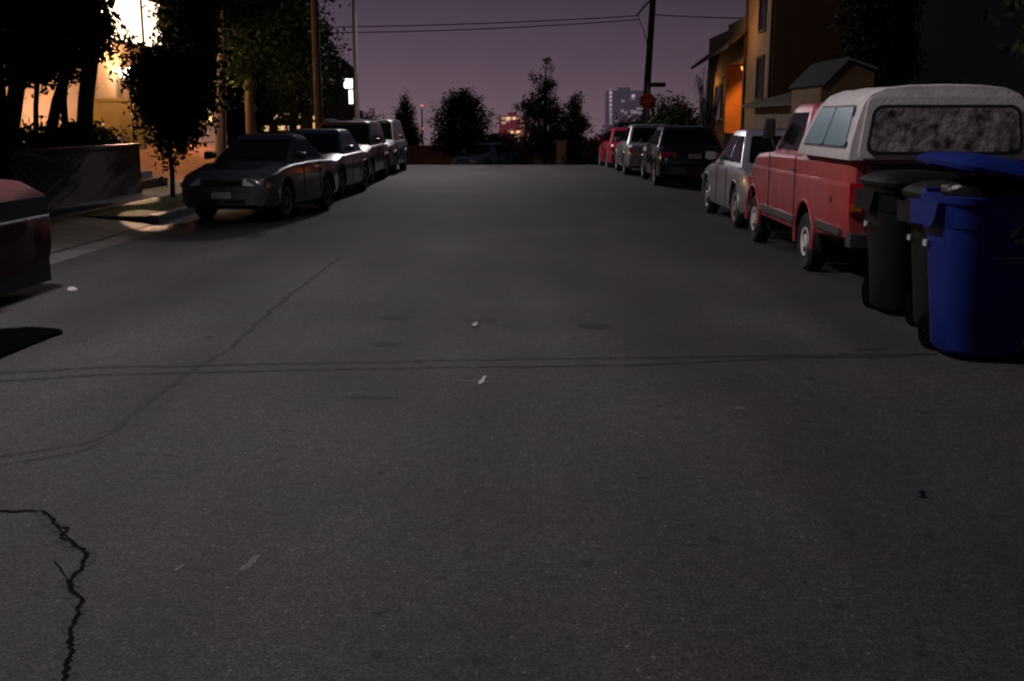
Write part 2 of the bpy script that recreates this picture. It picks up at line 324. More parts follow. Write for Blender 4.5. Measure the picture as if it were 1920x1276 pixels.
def car(label, loc, rz, paint, L=4.5, W=1.72, H=1.40, style='sedan', hub=HUB, group=None, cat='car', name='parked_car', r=.31, plate=True, hood=.80, belt=.92, oh=.86, sq=0.):
    t = empty(name, label, cat, loc, rz, group); l = L/2; w = W/2
    suv = style != 'sedan'; dk = belt+.02 if suv else belt+.0
    cowl = l-1.28; z0 = .24 if suv else .19
    st = [(-l, w*(.80+sq), .40, .60, .72), (-l+.05, w*(.90+sq*.6), .30, .72, .84), (-l+.18, w*.965, .24, belt-.08, dk-.01), (-l+.6, w*.99, z0, belt-.05, dk), (-l+1.2, w, z0, belt-.04, belt+.01),
          (-.3, w, z0, belt-.04, belt+.01), (cowl, w, z0, belt-.06, belt+.01), (cowl+.45, w*.995, z0, belt-.10, (belt+hood)/2+.045), (l-.42, w*.975, z0+.02, hood-.06, hood+.03), (l-.16, w*.94, z0+.03, hood-.08, hood-.0), (l-.05, w*(.90+sq*.6), z0+.07, hood-.13, hood-.05), (l, w*(.83+sq), .34, hood-.22, hood-.12)]
    wy = (-l+.88, l-oh)
    bd = body_mesh(t, st, paint, wy, r, r+.055, w)
    yb0, yt0 = (-l+.15, -l+.45) if suv else (-l+.72, -l+1.35)
    yb1, yt1 = cowl+.10, cowl-.62
    wb, wt = w*.90, w*.70
    if suv: wt = w*.76
    rings = [rrect(0, (yb0+yb1)/2, wb, (yb1-yb0)/2, .14, belt-.03), rrect(0, (yt0+yt1)/2, wt, (yt1-yt0)/2, .12, H-.075),
             rrect(0, (yt0+yt1)/2, wt-.035, (yt1-yt0)/2-.04, .12, H-.03), rrect(0, (yt0+yt1)/2, wt-.18, (yt1-yt0)/2-.2, .12, H)]
    B().loft(rings).go('cabin', paint, t, 34)
    zb, zt = belt-.03, H-.075
    pane('windshield', (wb-.06, yb1, zb), (-wb+.06, yb1, zb), (-wt+.06, yt1, zt), (wt-.06, yt1, zt), GLS, t, .0, 1, .10, .95, .05)
    pane('rear_window', (-wb+.06, yb0, zb), (wb-.06, yb0, zb), (wt-.06, yt0, zt), (-wt+.06, yt0, zt), GLS, t, .02, .98, .14, .93, .05)
    for sx in (-1, 1):
        q = [(sx*wb, yb0+.1, zb), (sx*wb, yb1-.1, zb), (sx*wt, yt1-.06, zt), (sx*wt, yt0+.06, zt)]
        if sx < 0: q = [q[1], q[0], q[3], q[2]]
        for u0, u1 in ((.04, .485), (.515, .96)): pane('side_window', *q, GLS, t, u0, u1, .12, .92, .035)
        mb = B().loft([[(sx*(w-.02+q_), yb1-.28+a*.09*s, belt+.09+c*.065*s) for a, c in ((-1, -1), (1, -1), (1, .8), (.3, 1), (-1, 1))] for q_, s in ((-.05, .5), (.0, .9), (.10, 1), (.13, .7))])
        mb.go('side_mirror', BLK if paint.name.startswith('dark') else paint, t, 40)
        dh = B().box(sx*w-.012, sx*w+.012, -.35, -.2, belt-.14, belt-.115); dh.go('door_handle', paint, t)
        B().box(sx*w-.006, sx*w+.003, .25, .262, .3, belt-.05).go('door_seam', BLK, t); B().box(sx*w-.006, sx*w+.003, -.62, -.608, .34, belt-.05).go('door_seam', BLK, t)
        xa, xb = (w*.46, w*.86)
        B().loft([[(sx*x, l-.035-dy, z) for x, dy, z in ((xa, .02, hood-.205), (xa*1.35, .03, hood-.21), (xb, .10, hood-.205), (xb+.015, .14, hood-.09), (xa*1.3, .06, hood-.085), (xa, .04, hood-.095))],
                  [(sx*x, l+.035-dy, z) for x, dy, z in ((xa, .0, hood-.20), (xa*1.35, .02, hood-.205), (xb-.01, .07, hood-.20), (xb, .10, hood-.10), (xa*1.3, .045, hood-.095), (xa, .035, hood-.10))]]).go('headlight', HLG, t, 40)
        if sq: B().box(sx*w-.012, sx*w+.012, -1, l-.12, .73, .90).go('side_moulding', BLK, t); B().tube([(sx*(w+.004), -1, .715), (sx*(w+.004), l-.12, .715)], .016, 6).go('trim_strip', CHR, t)
        else: B().box(min(sx*w*.955, sx*(w*.88)), max(sx*w*.955, sx*(w*.88)), l-.22, l-.10, hood-.24, hood-.17).go('turn_signal', AMB, t)
        ta = B().loft([[(sx*x, -l+dy, z) for x, dy, z in ((w*.48, .045, belt-.27), (w*.90, .09, belt-.26), (w*.93, .13, belt-.11), (w*.5, .07, belt-.12))],
                       [(sx*x, -l+dy-.055, z) for x, dy, z in ((w*.49, .045, belt-.26), (w*.885, .09, belt-.25), (w*.91, .12, belt-.12), (w*.51, .07, belt-.13))]])
        ta.go('tail_light', RLG, t, 40)
        for y in wy: wheel(t, sx, w, y, r, hub)
    # bumpers
    for s in (1, -1):
        pts = [(-w*.93, s*(l-.34)), (-w*.90, s*(l-.10)), (-w*.72, s*(l+.02)), (0, s*(l+.055)), (w*.72, s*(l+.02)), (w*.90, s*(l-.10)), (w*.93, s*(l-.34))]
        q = B().loft([[(x, y, z) for z in (.30, .50)]+[(x*.93, y-s*.05, z) for z in (.53, .27)] for x, y in pts]); q.go('bumper', paint, t, 45)
    B().box(-w*.42, w*.42, l-.03, l+.012, hood-.215, hood-.125).box(-w*.4, w*.4, l+.002, l+.018, hood-.176, hood-.166).go('grille', BLK, t)
    B().box(-w*.5, w*.5, l+.03, l+.052, .32, .385).go('air_intake', BLK, t)
    if plate:
        B().box(-.155, .155, l+.045, l+.062, .40, .50).go('license_plate', PLT, t)
        B().box(-.155, .155, -l-.018, -l+.03, belt-.28, belt-.17).go('license_plate', PLT, t)
    B().tube([(-.25, cowl+.02, belt+.035), (.35, cowl-.12, belt+.10)], .008, 5).go('wiper', BLK, t)
    if sq: B().box(-w*.95, w*.95, -1.2, l-.06, .09, .38).go('lower_skirt', BLK, t)
    if suv:
        for sx in (-1, 1): B().tube([(sx*(wt-.1), yt0+.2, H-.02), (sx*(wt-.1), yt0+.3, H+.035), (sx*(wt-.1), yt1-.3, H+.035), (sx*(wt-.1), yt1-.2, H-.02)], .014, 6).go('roof_rail', BLK, t, 50)
    return t
DKP = mat('dark_grey_green_paint', (.115, .12, .115), .28, .3, coat=.7, noise=.3, nscale=8)
GRP = mat('grey_silver_paint', (.16, .165, .17), .34, .5, coat=.5, noise=.25, nscale=6)
BRP = mat('maroon_brown_paint', (.085, .030, .024), .36, .3, coat=.5, noise=.3, nscale=6)
SVP = mat('silver_paint', (.38, .38, .39), .34, .55, coat=.5, noise=.2, nscale=7)
BKP = mat('dark_black_paint', (.010, .011, .012), .22, .1, coat=.9)
RDP = mat('red_car_paint', (.30, .02, .03), .35, .1, coat=.6)
MRP = mat('dull_maroon_paint', (.085, .014, .012), .75, 0, coat=.0, noise=.35, nscale=6)
BLP = mat('pale_blue_paint', (.16, .22, .32), .3, .4, coat=.6)
GL, GRG = 'cars parked along the left kerb', 'cars parked along the right kerb'
car('dark sedan with a pale front plate, nearest whole car at the left kerb', (-4.60, 18.55, 0), math.pi+R(-6.5), DKP, 3.95, 1.52, 1.36, group=GL)
car('grey silver sedan parked behind the dark sedan', (-4.72, 23.5, 0), math.pi+R(-2), GRP, 4.3, 1.68, 1.40, group=GL)
car('brown estate car with roof rails between the grey sedan and silver van', (-4.9, 28.5, 0), math.pi, BRP, 4.4, 1.72, 1.56, 'suv', group=GL, hood=.86, belt=.98)
car('silver van with a pale bonnet, farthest of the left kerb cars', (-4.95, 33.4, 0), math.pi, GRP, 4.3, 1.76, 1.60, 'suv', group=GL, hood=.92, belt=1.0, cat='van', name='parked_van')
car('maroon car cut off by the left edge of the photo', (-5.45, 7.85, 0), 0, MRP, 4.6, 1.72, 1.42, group=GL, belt=1.02, hood=1.04, oh=1.5, sq=.13)
car('silver compact sedan parked in front of the red pickup', (3.86, 17.55, 0), 0, SVP, 4.35, 1.68, 1.46, group=GRG)
car('glossy black sedan with red tail lights showing its back', (3.86, 28.2, 0), 0, BKP, 4.6, 1.78, 1.44, group=GRG, belt=.96)
car('silver sedan half hidden beyond the black sedan', (3.5, 33.2, 0), R(1), SVP, 4.2, 1.72, 1.46, group=GRG)
car('bright red car at the far end of the right kerb', (3.3, 38.3, -.1), R(2), RDP, 4.2, 1.70, 1.42, group=GRG)
car('pale blue car crossing at the far end of the street', (-2.3, 54.0, gz(54)-.05), R(150), BLP, 4.3, 1.7, 1.42, name='distant_car', plate=False)

# ------------------------------------------------------------------ red pickup with white camper shell
def pickup():
    t = empty('pickup_truck', 'old red pickup truck with a white camper shell behind the bins', 'pickup truck', (3.76, 12.42, 0), 0, GRG)
    red = mat('faded_red_paint', (.42, .055, .06), .42, .05, coat=.35, noise=.28, nscale=3.5)
    wht = mat('chalky_white_fibreglass', (.60, .57, .53), .7, noise=.22, nscale=7, bump=.25, bscale=30)
    w, r = .84, .31
    def sec(y, ws, zb, zt, q=0):
        h = [(0, zb), (ws-.10, zb), (ws-.03, zb+.04), (ws-.005, zb+.16), (ws, .80), (ws-.005, .98), (ws-.045, 1.01), (ws-.05, zt-.06), (ws-.09, zt-.008), (ws-.30, zt), (0, zt+q)]
        return [(x, y, z) for x, z in h]+[(-x, y, z) for x, z in h[-2:0:-1]]
    st = [(-2.36, w-.03, .50, 1.22), (-2.30, w, .47, 1.23), (-1.4, w, .42, 1.23), (-.35, w, .36, 1.225), (1.05, w, .36, 1.215, .02), (1.4, w, .36, 1.20, .05), (2.0, w-.01, .36, 1.17, .04), (2.28, w-.04, .40, 1.14, .02), (2.38, w-.10, .46, 1.08)]
    b = B().loft([sec(*s) for s in st]); o = b.go('body', [red, WELL], None, 30)
    cb = B(); wy = (-.85, 1.87)
    for y in wy:
        for sx in (-1, 1):
            n = 32; cb.loft([[(x, y+.37*math.cos(2*math.pi*k/n), r+.06+.37*math.sin(2*math.pi*k/n)) for k in range(n)] for x in (sx*(w-.32), sx*(w+.2))])
    c = mesh('cut', cb.v, cb.f, [red, WELL], None, mi=[1]*len(cb.f))
    md = o.modifiers.new('b', 'BOOLEAN'); md.operation = 'DIFFERENCE'; md.object = c; md.solver = 'EXACT'; bake(o); bpy.data.objects.remove(c)
    o.data.polygons.foreach_set('use_smooth', [True]*len(o.data.polygons)); o.data.set_sharp_from_angle(angle=R(30)); o.parent = t
    for y in wy:
        for sx in (-1, 1):
            B().tube([(sx*(w+.002), y+.385*math.cos(a), r+.06+.385*math.sin(a)) for a in [math.pi*(-.08+1.16*k/18) for k in range(19)]], .022, 8).go('arch_trim', red, o, 60)
            wheel(t, sx, w+.01, y, r, WHL, .2, .72)
    for sx in (-1, 1):
        # chrome sill strips ahead of and behind the rear wheel
        B().box(sx*w-.012, sx*w+.014, -.40, 1.42, .47, .545).go('sill_trim', CHR, t)
        B().box(sx*w-.012, sx*w+.014, -2.22, -1.30, .52, .59).go('sill_trim', CHR, t)
        B().box(sx*w-.006, sx*w+.003, -.345, -.333, .38, 1.2).go('door_seam', BLK, t); B().box(sx*w-.006, sx*w+.003, .98, .992, .4, 1.2).go('door_seam', BLK, t)
        B().box(sx*w-.01, sx*w+.03, -.22, -.06, 1.03, 1.055).go('door_handle', CHR, t)
        B().box(sx*w-.006, sx*w+.006, -1.86, -1.80, .80, .86).go('fuel_cap', BLK, t)
        B().box(sx*w-.004, sx*w+.008, 2.02, 2.14, .86, .90).go('side_marker', AMB, t)
        # mirror on arm
        B().tube([(sx*(w-.06), .95, 1.23), (sx*(w+.02), 1.0, 1.46)], .012, 6).loft([rrect(sx*(w+.02), 1.0, .068, .03, .02, 1.37), rrect(sx*(w+.02), 1.0, .072, .035, .02, 1.40), rrect(sx*(w+.02), 1.0, .072, .035, .02, 1.58), rrect(sx*(w+.02), 1.0, .06, .02, .02, 1.61)]).go('side_mirror', BLK, t, 50)
        tl = B().box(min(sx*(w-.02), sx*(w-.16)), max(sx*(w-.02), sx*(w-.16)), -2.385, -2.355, .74, 1.02).go('tail_light', RLG, t)
        B().box(min(sx*(w-.04), sx*(w-.14)), max(sx*(w-.04), sx*(w-.14)), -2.392, -2.384, .76, .83).go('reverse_light', AMB, tl)
        B().box(min(sx*(w-.24), sx*(w-.10)), max(sx*(w-.24), sx*(w-.10)), 2.36, 2.40, .80, .98).go('headlight', HLG, t)
    # cab
    zb, zt = 1.20, 1.72; yb0, yb1, yt0, yt1 = -.33, 1.15, -.27, .62; wb, wt = w-.07, w-.19
    B().loft([rrect(0, (yb0+yb1)/2, wb, (yb1-yb0)/2, .07, zb), rrect(0, (yt0+yt1)/2, wt, (yt1-yt0)/2, .07, zt), rrect(0, (yt0+yt1)/2, wt-.04, (yt1-yt0)/2-.04, .07, zt+.05), rrect(0, (yt0+yt1)/2, wt-.2, (yt1-yt0)/2-.2, .07, zt+.07)]).go('cab', red, t, 34)
    pane('windshield', (wb-.04, yb1, zb), (-wb+.04, yb1, zb), (-wt+.04, yt1, zt), (wt-.04, yt1, zt), GLS, t, .02, .98, .10, .93, .05)
    for sx in (-1, 1):
        q = [(sx*wb, yb0+.1, zb), (sx*wb, yb1-.06, zb), (sx*wt, yt1-.02, zt), (sx*wt, yt0+.1, zt)]
        if sx < 0: q = [q[1], q[0], q[3], q[2]]
        pane('side_window', *q, GLS, t, .05, .95, .10, .92, .04)
    # camper shell (loft along y; the front end slants back)
    h = [(w+.01, 1.232), (w+.015, 1.27), (w-.005, 1.40), (w-.06, 1.62), (w-.10, 1.74), (w-.17, 1.835), (w-.30, 1.89), (w-.52, 1.905), (0, 1.915)]
    fronts = [-.36+0*k for k, _ in enumerate(h)]
    def ring(f):
        half = []
        for x, z in h:
            yf = -.40-.62*((z-1.23)/.71)**1.15; yr = -2.41+.05*max(0, (z-1.5)/.4)**2; wob = .006*math.sin(9*f+x*7)*(1 if z > 1.85 else 0)
            half.append((x-(.05 if f > .97 else 0), yr+(yf-yr)*f, z+wob-(.04 if f > .97 and z > 1.6 else 0)-(.012 if f < .01 and z > 1.8 else 0)))
        return half+[(-x, y, z) for x, y, z in half[-2::-1]]
    sh = B().loft([ring(f) for f in (0, .02, .1, .22, .34, .46, .58, .7, .82, .92, .97, 1)]).go('camper_shell', wht, t, 38)
    # side windows with sliding pane
    teal = mat('teal_tinted_glass', (.07, .19, .22), .3, noise=.25, nscale=3)
    for sx in (-1, 1):
        q = [(sx*(w+.0), -2.34, 1.33), (sx*(w+.0), -.62, 1.33), (sx*(w-.108), -.98, 1.76), (sx*(w-.108), -2.22, 1.76)]
        if sx < 0: q = [q[1], q[0], q[3], q[2]]
        fr = pane('side_window_frame', *q, BLK, sh, .02, .98, .0, .93, .06, .012, .03)
        if sx > 0: ab = ((.05, .49), (.515, .955))
        else: ab = ((.045, .485), (.51, .95))
        for a, c_ in ab: pane('side_window', *q, teal, fr, a, c_, .05, .88, .04, .024, .008)
    # rear window: frame, gasket, wrinkled silver film
    foil = mat('wrinkled_window_film', (.50, .45, .43), .4, .3, col2=(.022, .018, .018), nscale=8, bump=1., bscale=14)
    yr = -2.425
    fr = pane('hatch', (-w+.06, yr, 1.25), (w-.06, yr, 1.25), (w-.14, yr+.02, 1.84), (-w+.14, yr+.02, 1.84), wht, sh, 0, 1, 0, .93, .06, .012, .03)
    ga = pane('window_gasket', (-w+.12, yr, 1.28), (w-.12, yr, 1.28), (w-.18, yr+.01, 1.73), (-w+.18, yr+.01, 1.73), BLK, fr, 0, 1, 0, 1, .09, .024, .02)
    pane('rear_window', (-w+.15, yr, 1.31), (w-.15, yr, 1.31), (w-.205, yr+.01, 1.70), (-w+.205, yr+.01, 1.70), foil, ga, 0, 1, 0, 1, .075, .027, .01)
    B().box(-.05, .05, yr-.05, yr-.01, 1.255, 1.275).go('hatch_handle', BLK, fr)
    # tailgate, bumper
    tg = B().box(-w+.17, w-.17, -2.40, -2.35, .60, 1.20).box(-w+.24, w-.24, -2.412, -2.398, .70, 1.08).go('tailgate', mat('dark_shaded_red', (.035, .012, .012), .7), t)  # tailgate red kept dark: the rear's shade is painted into it
    B().box(-w-.0, w+.0, -2.56, -2.40, .44, .56).box(-.3, .3, -2.58, -2.44, .43, .60).go('bumper', mat('worn_steel', (.10, .10, .105), .5, .7, noise=.4), t)
    B().box(-w+.05, w-.05, 2.37, 2.50, .46, .58).go('bumper', CHR, t); B().box(-w+.26, w-.26, 2.36, 2.395, .78, 1.0).go('grille', BLK, t)
pickup()

# ------------------------------------------------------------------ wheeled bins (back with handle and wheels on local -x)
def cart(label, loc, rz, m, hgt=1.04, lid='shut', sym=False):
    t = empty('wheeled_bin', label, 'wheeled bin', loc, rz, 'wheeled bins in front of the pickup')
    k = hgt/1.04
    lv = [(.03, .235, .225), (.06, .255, .245), (.30, .275, .262), (.62, .305, .285), (.84, .325, .298), (.85, .333, .305), (.99, .345, .315), (1.0, .36, .33), (1.04, .365, .335)]
    bd = B().loft([rrect(.0, 0, a, c, .17, z*k) for z, a, c in lv]).go('body', m, t, 30)
    cl = B()
    for s in (-1, 1):            # raised collar frame on the back and sides
        cl.box(-.385, -.325, s*.20-.035, s*.20+.035, .80*k, 1.03*k)
    cl.box(-.38, -.335, -.27, .27, .995*k, 1.035*k).box(-.352, -.315, -.24, .24, .80*k, .83*k)
    cl.box(-.295, -.27, -.17, -.14, .12, .78*k).box(-.295, -.27, .14, .17, .12, .78*k)
    cl.go('collar', m, bd)
    hb = B().tube([(-.33, -.24, 1.02*k), (-.41, -.24, 1.05*k), (-.41, .24, 1.05*k), (-.33, .24, 1.02*k)], .017, 8).go('handle', m, t, 50)
    if lid == 'shut':
        L = [(0, .37, .345), (.035, .378, .35), (.07, .35, .33), (.11, .26, .25), (.125, .10, .10)]
        lo = B().loft([rrect(.0, 0, a, c, .13, 1.045*k+z) for z, a, c in L]); lo.tube([(-.30, -.2, 1.11*k), (-.40, -.2, 1.07*k)], .02, 6).tube([(-.30, .2, 1.11*k), (-.40, .2, 1.07*k)], .02, 6)
        lo.go('lid', m, t, 35)
    else:
        L = [(0, .40, .36), (.03, .41, .37), (.06, .37, .34), (.105, .25, .24), (.12, .10, .10)]
        lo = B().loft([rrect(.02, 0, a, c, .13, z) for z, a, c in L]); lo.tube([(-.30, -.2, .06), (-.42, -.22, .0), (-.42, .22, .0), (-.30, .2, .06)], .022, 8)
        q = lo.go('lid', m, t, 35); q.location = (0, 0, 1.17*k); q.rotation_euler = (R(-11), R(3), R(2))
    for s in (-1, 1):
        wh = B().disc((-.0, 0, 0), 1, .13, [(.09, -.03), (.125, -.03), (.13, -.02), (.13, .02), (.125, .03), (.09, .03)], 20)
        V = [(-.225+v[1], s*.205+v[0], .13+v[2]) for v in wh.v]; o = mesh('wheel', V, wh.f, RUB2, t, 35)
        hb_ = B().disc((0, 0, 0), 1, .07, [(.03, -.035), (.085, -.03), (.085, .03), (.03, .035)], 16)
        mesh('hubcap', [(-.225+v[1], s*.205+v[0], .13+v[2]) for v in hb_.v], hb_.f, RUB2, o, 35)
    B().tube([(-.235, -.24, .13), (-.235, .24, .13)], .012, 6).go('axle', CHR, t, 60)
    B().box(-.31, -.296, -.06, .06, .60*k, .66*k).go('label_sticker', mat('sticker', (.5, .5, .5), .6, noise=.5, nscale=60), bd)
    for s in (-1, 1):            # flared side grips under the rim
        B().loft([[(x*1.0, s*(y_), z*k) for x, z in ((-.30, .845), (.02, .845), (.07, .90), (.10, 1.0), (-.33, 1.0))] for y_ in (.27, .345, .362)]).go('side_grip', m, bd, 40)
        B().box(-.20, -.14, s*.30-.012, s*.30+.004, .70*k, .74*k).go('side_sticker', MC['sticker'], bd)
    if sym:                       # chasing-arrows triangle moulded on the front (+x)
        sb = B(); cy, cz = .06, .82*k; rr = .085; xx = lambda z: .318+(z-.62*k)*.090
        for q in range(3):
            a0 = math.pi/2+q*2*math.pi/3; a1 = a0+2*math.pi/3
            p0 = Vector((math.cos(a0), math.sin(a0)))*rr; p1 = Vector((math.cos(a1), math.sin(a1)))*rr
            d = (p1-p0).normalized(); n = Vector((-d.y, d.x)); s0 = p0+d*.035; s1 = p1-d*.065; hh = .011
            P = [s0+n*hh, s1+n*hh, s1+n*hh*2.3, s1+d*.04, s1-n*hh*2.3, s1-n*hh, s0-n*hh]
            kk = len(P)
            V = [(xx(cz+p.y)+e_, cy+p.x, cz+p.y) for e_ in (.005, -.03) for p in P]
            sb.add(V, [tuple(range(kk)), tuple(range(kk, 2*kk))]+[(i, (i+1) % kk, kk+(i+1) % kk, kk+i) for i in range(kk)])
        sb.go('recycling_symbol', mat('moulded_grey', (.12, .12, .125), .7), bd)
        B().box(.25, .322, cy-.14, cy+.14, .665*k, .675*k).box(.25, .320, cy-.11, cy+.11, .64*k, .648*k).go('moulded_line', MC['moulded_grey'], bd)
    return t
BLU = mat('blue_plastic_bin', (.005, .019, .155), .5, noise=.2, nscale=5, spec=.25); BKB = mat('black_plastic_bin', (.006, .006, .005), .6, noise=.2, spec=.2)
cart('black wheeled bin farthest from the camera, behind the other black bin', (3.15, 9.0, 0), R(-86), BKB, 1.06)
cart('black wheeled bin wedged between the blue bin and the farthest black bin', (3.23, 8.16, 0), R(-88), BKB, 1.02)
cart('blue recycling bin with its lid propped open, nearest of the bins', (3.08, 7.32, 0), R(-85), BLU, 1.10, 'open', True).scale = (1.0, 1.10, 1.0)
bg_ = B()
rings = []
for z, a in ((1.05, .26), (1.12, .31), (1.17, .30), (1.21, .22), (1.23, .08)):
    rings.append([(3.07+a*(1+.08*math.sin(5*q+z*20))*math.cos(q), 7.32+a*.9*(1+.1*math.sin(4*q+z*31))*math.sin(q), z) for q in [2*math.pi*i/28 for i in range(28)]])
tag(bg_.loft(rings).go('rubbish_bag', mat('black_bag', (.008, .008, .006), .3, bump=.6, bscale=25), None, 50), 'black rubbish bag bulging under the blue bin lid', 'rubbish bag')

# ------------------------------------------------------------------ foliage
def leaves(ells, n, s, clump=14, spread=1., seed=0, flat=.0, droop=0):
    g = np.random.default_rng(seed); vol = np.array([e_[3]*e_[4]*e_[5] for e_ in ells]); pr = vol/vol.sum(); nc = max(1, n//clump)
    idx = g.choice(len(ells), nc, p=pr); E = np.array(ells)[idx]
    d = g.normal(size=(nc, 3)); d /= np.linalg.norm(d, axis=1)[:, None]; rad = g.uniform(.25, 1, nc)**.6
    cc = E[:, :3]+d*E[:, 3:]*rad[:, None]*(1+.16*g.normal(size=(nc, 1)))
    P = np.repeat(cc, clump, 0)+g.normal(size=(nc*clump, 3))*s*2.0*spread
    k = len(P); a = g.normal(size=(k, 3)); a[:, 2] -= droop; a /= np.linalg.norm(a, axis=1)[:, None]
    b = np.cross(a, g.normal(size=(k, 3))); b /= np.linalg.norm(b, axis=1)[:, None]
    ln = s*g.uniform(.7, 1.5, (k, 1)); wd = ln*.42
    V = np.stack([P-a*ln, P+b*wd, P+a*ln, P-b*wd], 1).reshape(-1, 3)
    F_ = np.arange(4*k).reshape(-1, 4)
    return V, F_
def foliage(name, ells, n, s, m, parent=None, loc=(0, 0, 0), **k):
    V, F_ = leaves(ells, n, s, **k); me = bpy.data.meshes.new(name)
    me.vertices.add(len(V)); me.vertices.foreach_set('co', V.astype('f').ravel())
    me.loops.add(F_.size); me.loops.foreach_set('vertex_index', F_.astype('i').ravel())
    me.polygons.add(len(F_)); me.polygons.foreach_set('loop_start', np.arange(0, F_.size, 4, dtype='i'))
    me.update(); me.validate(); me.materials.append(m)
    o = bpy.data.objects.new(name, me); C.objects.link(o); o.location = loc
    if parent: o.parent = parent
    return o
LF = mat('leaf_dark', (.030, .045, .018), .85, col2=(.014, .020, .010), nscale=1.6, spec=.1)
LFG = mat('leaf_green', (.030, .055, .013), .8, col2=(.007, .013, .004), nscale=1.0, spec=.2)
LFB = mat('leaf_brown', (.06, .05, .028), .6, col2=(.02, .018, .012), nscale=1.6)
BAR = mat('bark', (.05, .032, .02), .9, noise=.5, nscale=7, bump=.9, bscale=14); BRD = mat('bark_dark', (.035, .026, .02), .95, noise=.4, bump=.8, bscale=12)
BRP_ = mat('bark_pale', (.33, .22, .15), .85, noise=.3, nscale=9, bump=.8, bscale=16)
def tree(name, label, base, trunks, ells, n, s, lm=LF, bm_=BRD, group=None, cat='tree', limbs=6, **k):
    t = empty(name, label, cat, base, 0, group)
    tb = B()
    for pts, rr in trunks: tb.tube(pts, rr, 10)
    tip = Vector(trunks[0][0][-1]); g = random.Random(len(label))
    for i in range(limbs):
        q = ells[i % len(ells)]; a = g.uniform(0, 6.28); e_ = Vector((q[0]+q[3]*.7*math.cos(a), q[1]+q[4]*.7*math.sin(a), q[2]+q[5]*g.uniform(-.2, .7)))
        tr = trunks[i % len(trunks)][0]; s0 = Vector(tr[-1]).lerp(Vector(tr[-2]), g.uniform(0, .7)); rr = trunks[i % len(trunks)][1][-1]
        mid = s0.lerp(e_, .5)+Vector((0, 0, .12)); tb.tube([s0, mid, e_], [rr*.7, rr*.45, rr*.12], 6)
    tb.go('trunk', bm_, t, 50)
    foliage('crown', ells, n, s, lm, t, seed=len(label)+n, **k); return t
# street tree in the verge
tree('street_tree', 'small dark dense street tree in the grass verge beside the dark sedan', (-7.02, 20.8, .12), [([(0, 0, 0), (.02, 0, .5), (-.02, 0, 1.1), (0, 0, 2.0)], [.05, .042, .036, .02])],
     [(.08, 0, 1.85, .66, .66, .55), (-.08, 0, 2.35, .60, .6, .45), (.15, .05, 1.35, .42, .42, .45), (-.05, 0, .95, .20, .2, .35), (-.45, 0, 1.25, .16, .16, .12), (-.62, .1, 1.62, .15, .15, .1), (.62, 0, 2.5, .2, .2, .2), (-.4, 0, .72, .12, .12, .08)], 11000, .055, cat='street tree')
tree('street_tree', 'spreading dark tree over the kerb and driveway beside the maroon car', (-7.0, 12.6, .12), [([(0, 0, 0), (.1, 0, 1.6), (.3, 0, 3.2), (.7, .1, 4.3)], [.16, .14, .12, .08])],  # out-of-view tree added; its crown is shaped to shade the kerb
     [(1.1, .4, 4.9, 1.3, 1.9, .7), (-.2, 0, 4.9, 1.3, 1.6, .9), (1.45, -1.3, 5.1, 1.1, 1.4, .6)], 21000, .07, cat='tree', limbs=9)
# big trees behind the retaining wall
TG = 'tall garden trees behind the retaining wall'
z1 = 1.05
tree('garden_tree', 'black leaning tree at the far left above the retaining wall', (-9.9, 19.6, z1), [([(0, 0, 0), (.05, 0, 1.2), (-.1, 0, 3), (0, 0, 5)], [.2, .17, .14, .09]), ([(.25, .1, 0), (.55, .1, 1.2), (.95, .1, 2.4), (1.2, .1, 3.6)], [.16, .14, .10, .06]), ([(.12, .2, 0), (.15, .2, 1.5), (.3, .2, 3)], [.13, .12, .1]), ([(.78, .1, 0), (.85, .1, .8), (1.02, .1, 1.9)], [.05, .045, .04]), ([(-.35, 0, 0), (-.3, .1, 1.4), (-.5, 0, 3.4)], [.12, .1, .07])],
     [(-.2, 0, 3.6, 1.9, 1.6, 1.7), (.9, .2, 2.4, 1.2, 1., 1.1), (1.0, .4, 1.5, .45, .4, .3), (.35, .3, 1.35, .3, .3, .45), (-.8, 0, 1.9, .8, .6, 1.0), (.8, 0, 4.6, 1.6, 1.6, 1.2), (.2, .2, 1.6, .5, .5, .5)], 26000, .07, group=TG, limbs=9)
tree('garden_tree', 'black tree with a thick trunk leaning right near the retaining wall end', (-8.95, 21.4, z1), [([(0, 0, 0), (.12, 0, .9), (.32, 0, 1.9), (.5, 0, 3.2)], [.16, .15, .15, .09]), ([(-.75, .1, 0), (-.5, .1, .9), (-.15, .1, 1.7), (.1, 0, 2.6)], [.12, .10, .09, .07]), ([(-.3, -.1, 0), (-.28, -.1, .9), (-.1, -.1, 2.0)], [.07, .065, .06])],
     [(.82, 0, 1.95, .32, .3, .25), (.35, 0, 2.3, .5, .5, .4), (-.25, 0, 2.6, .85, .9, 1.1), (-.7, .1, 1.75, .65, .6, .55), (-.5, 0, 4.2, 1.1, 1.2, 1.0)], 17000, .07, group=TG, limbs=6)
tree('garden_tree', 'dark bushy tree between the lit house window and the pale trunk', (-8.1, 24.8, .8), [([(0, 0, 0), (.05, 0, 1.6), (-.05, 0, 3.4)], [.13, .11, .07])],
     [(.35, 0, 2.6, .60, .8, 1.3), (.40, 0, 1.5, .5, .7, .8), (.45, 0, 3.9, .72, 1.0, .9)], 14000, .075, group=TG, limbs=6)
tree('eucalyptus_tree', 'tall tree with a pale orange-lit trunk behind the dark sedan', (-7.75, 26.6, .3), [([(0, 0, 0), (.10, 0, 1.5), (.22, 0, 3.2), (.30, 0, 5.2)], [.15, .12, .10, .08])],
     [(.2, .2, 5.2, 1.5, 1.3, 1.3), (1.0, .5, 4.0, .8, .8, .7), (-.5, .4, 3.9, .7, .8, .8)], 9000, .08, bm_=BRP_, limbs=6)
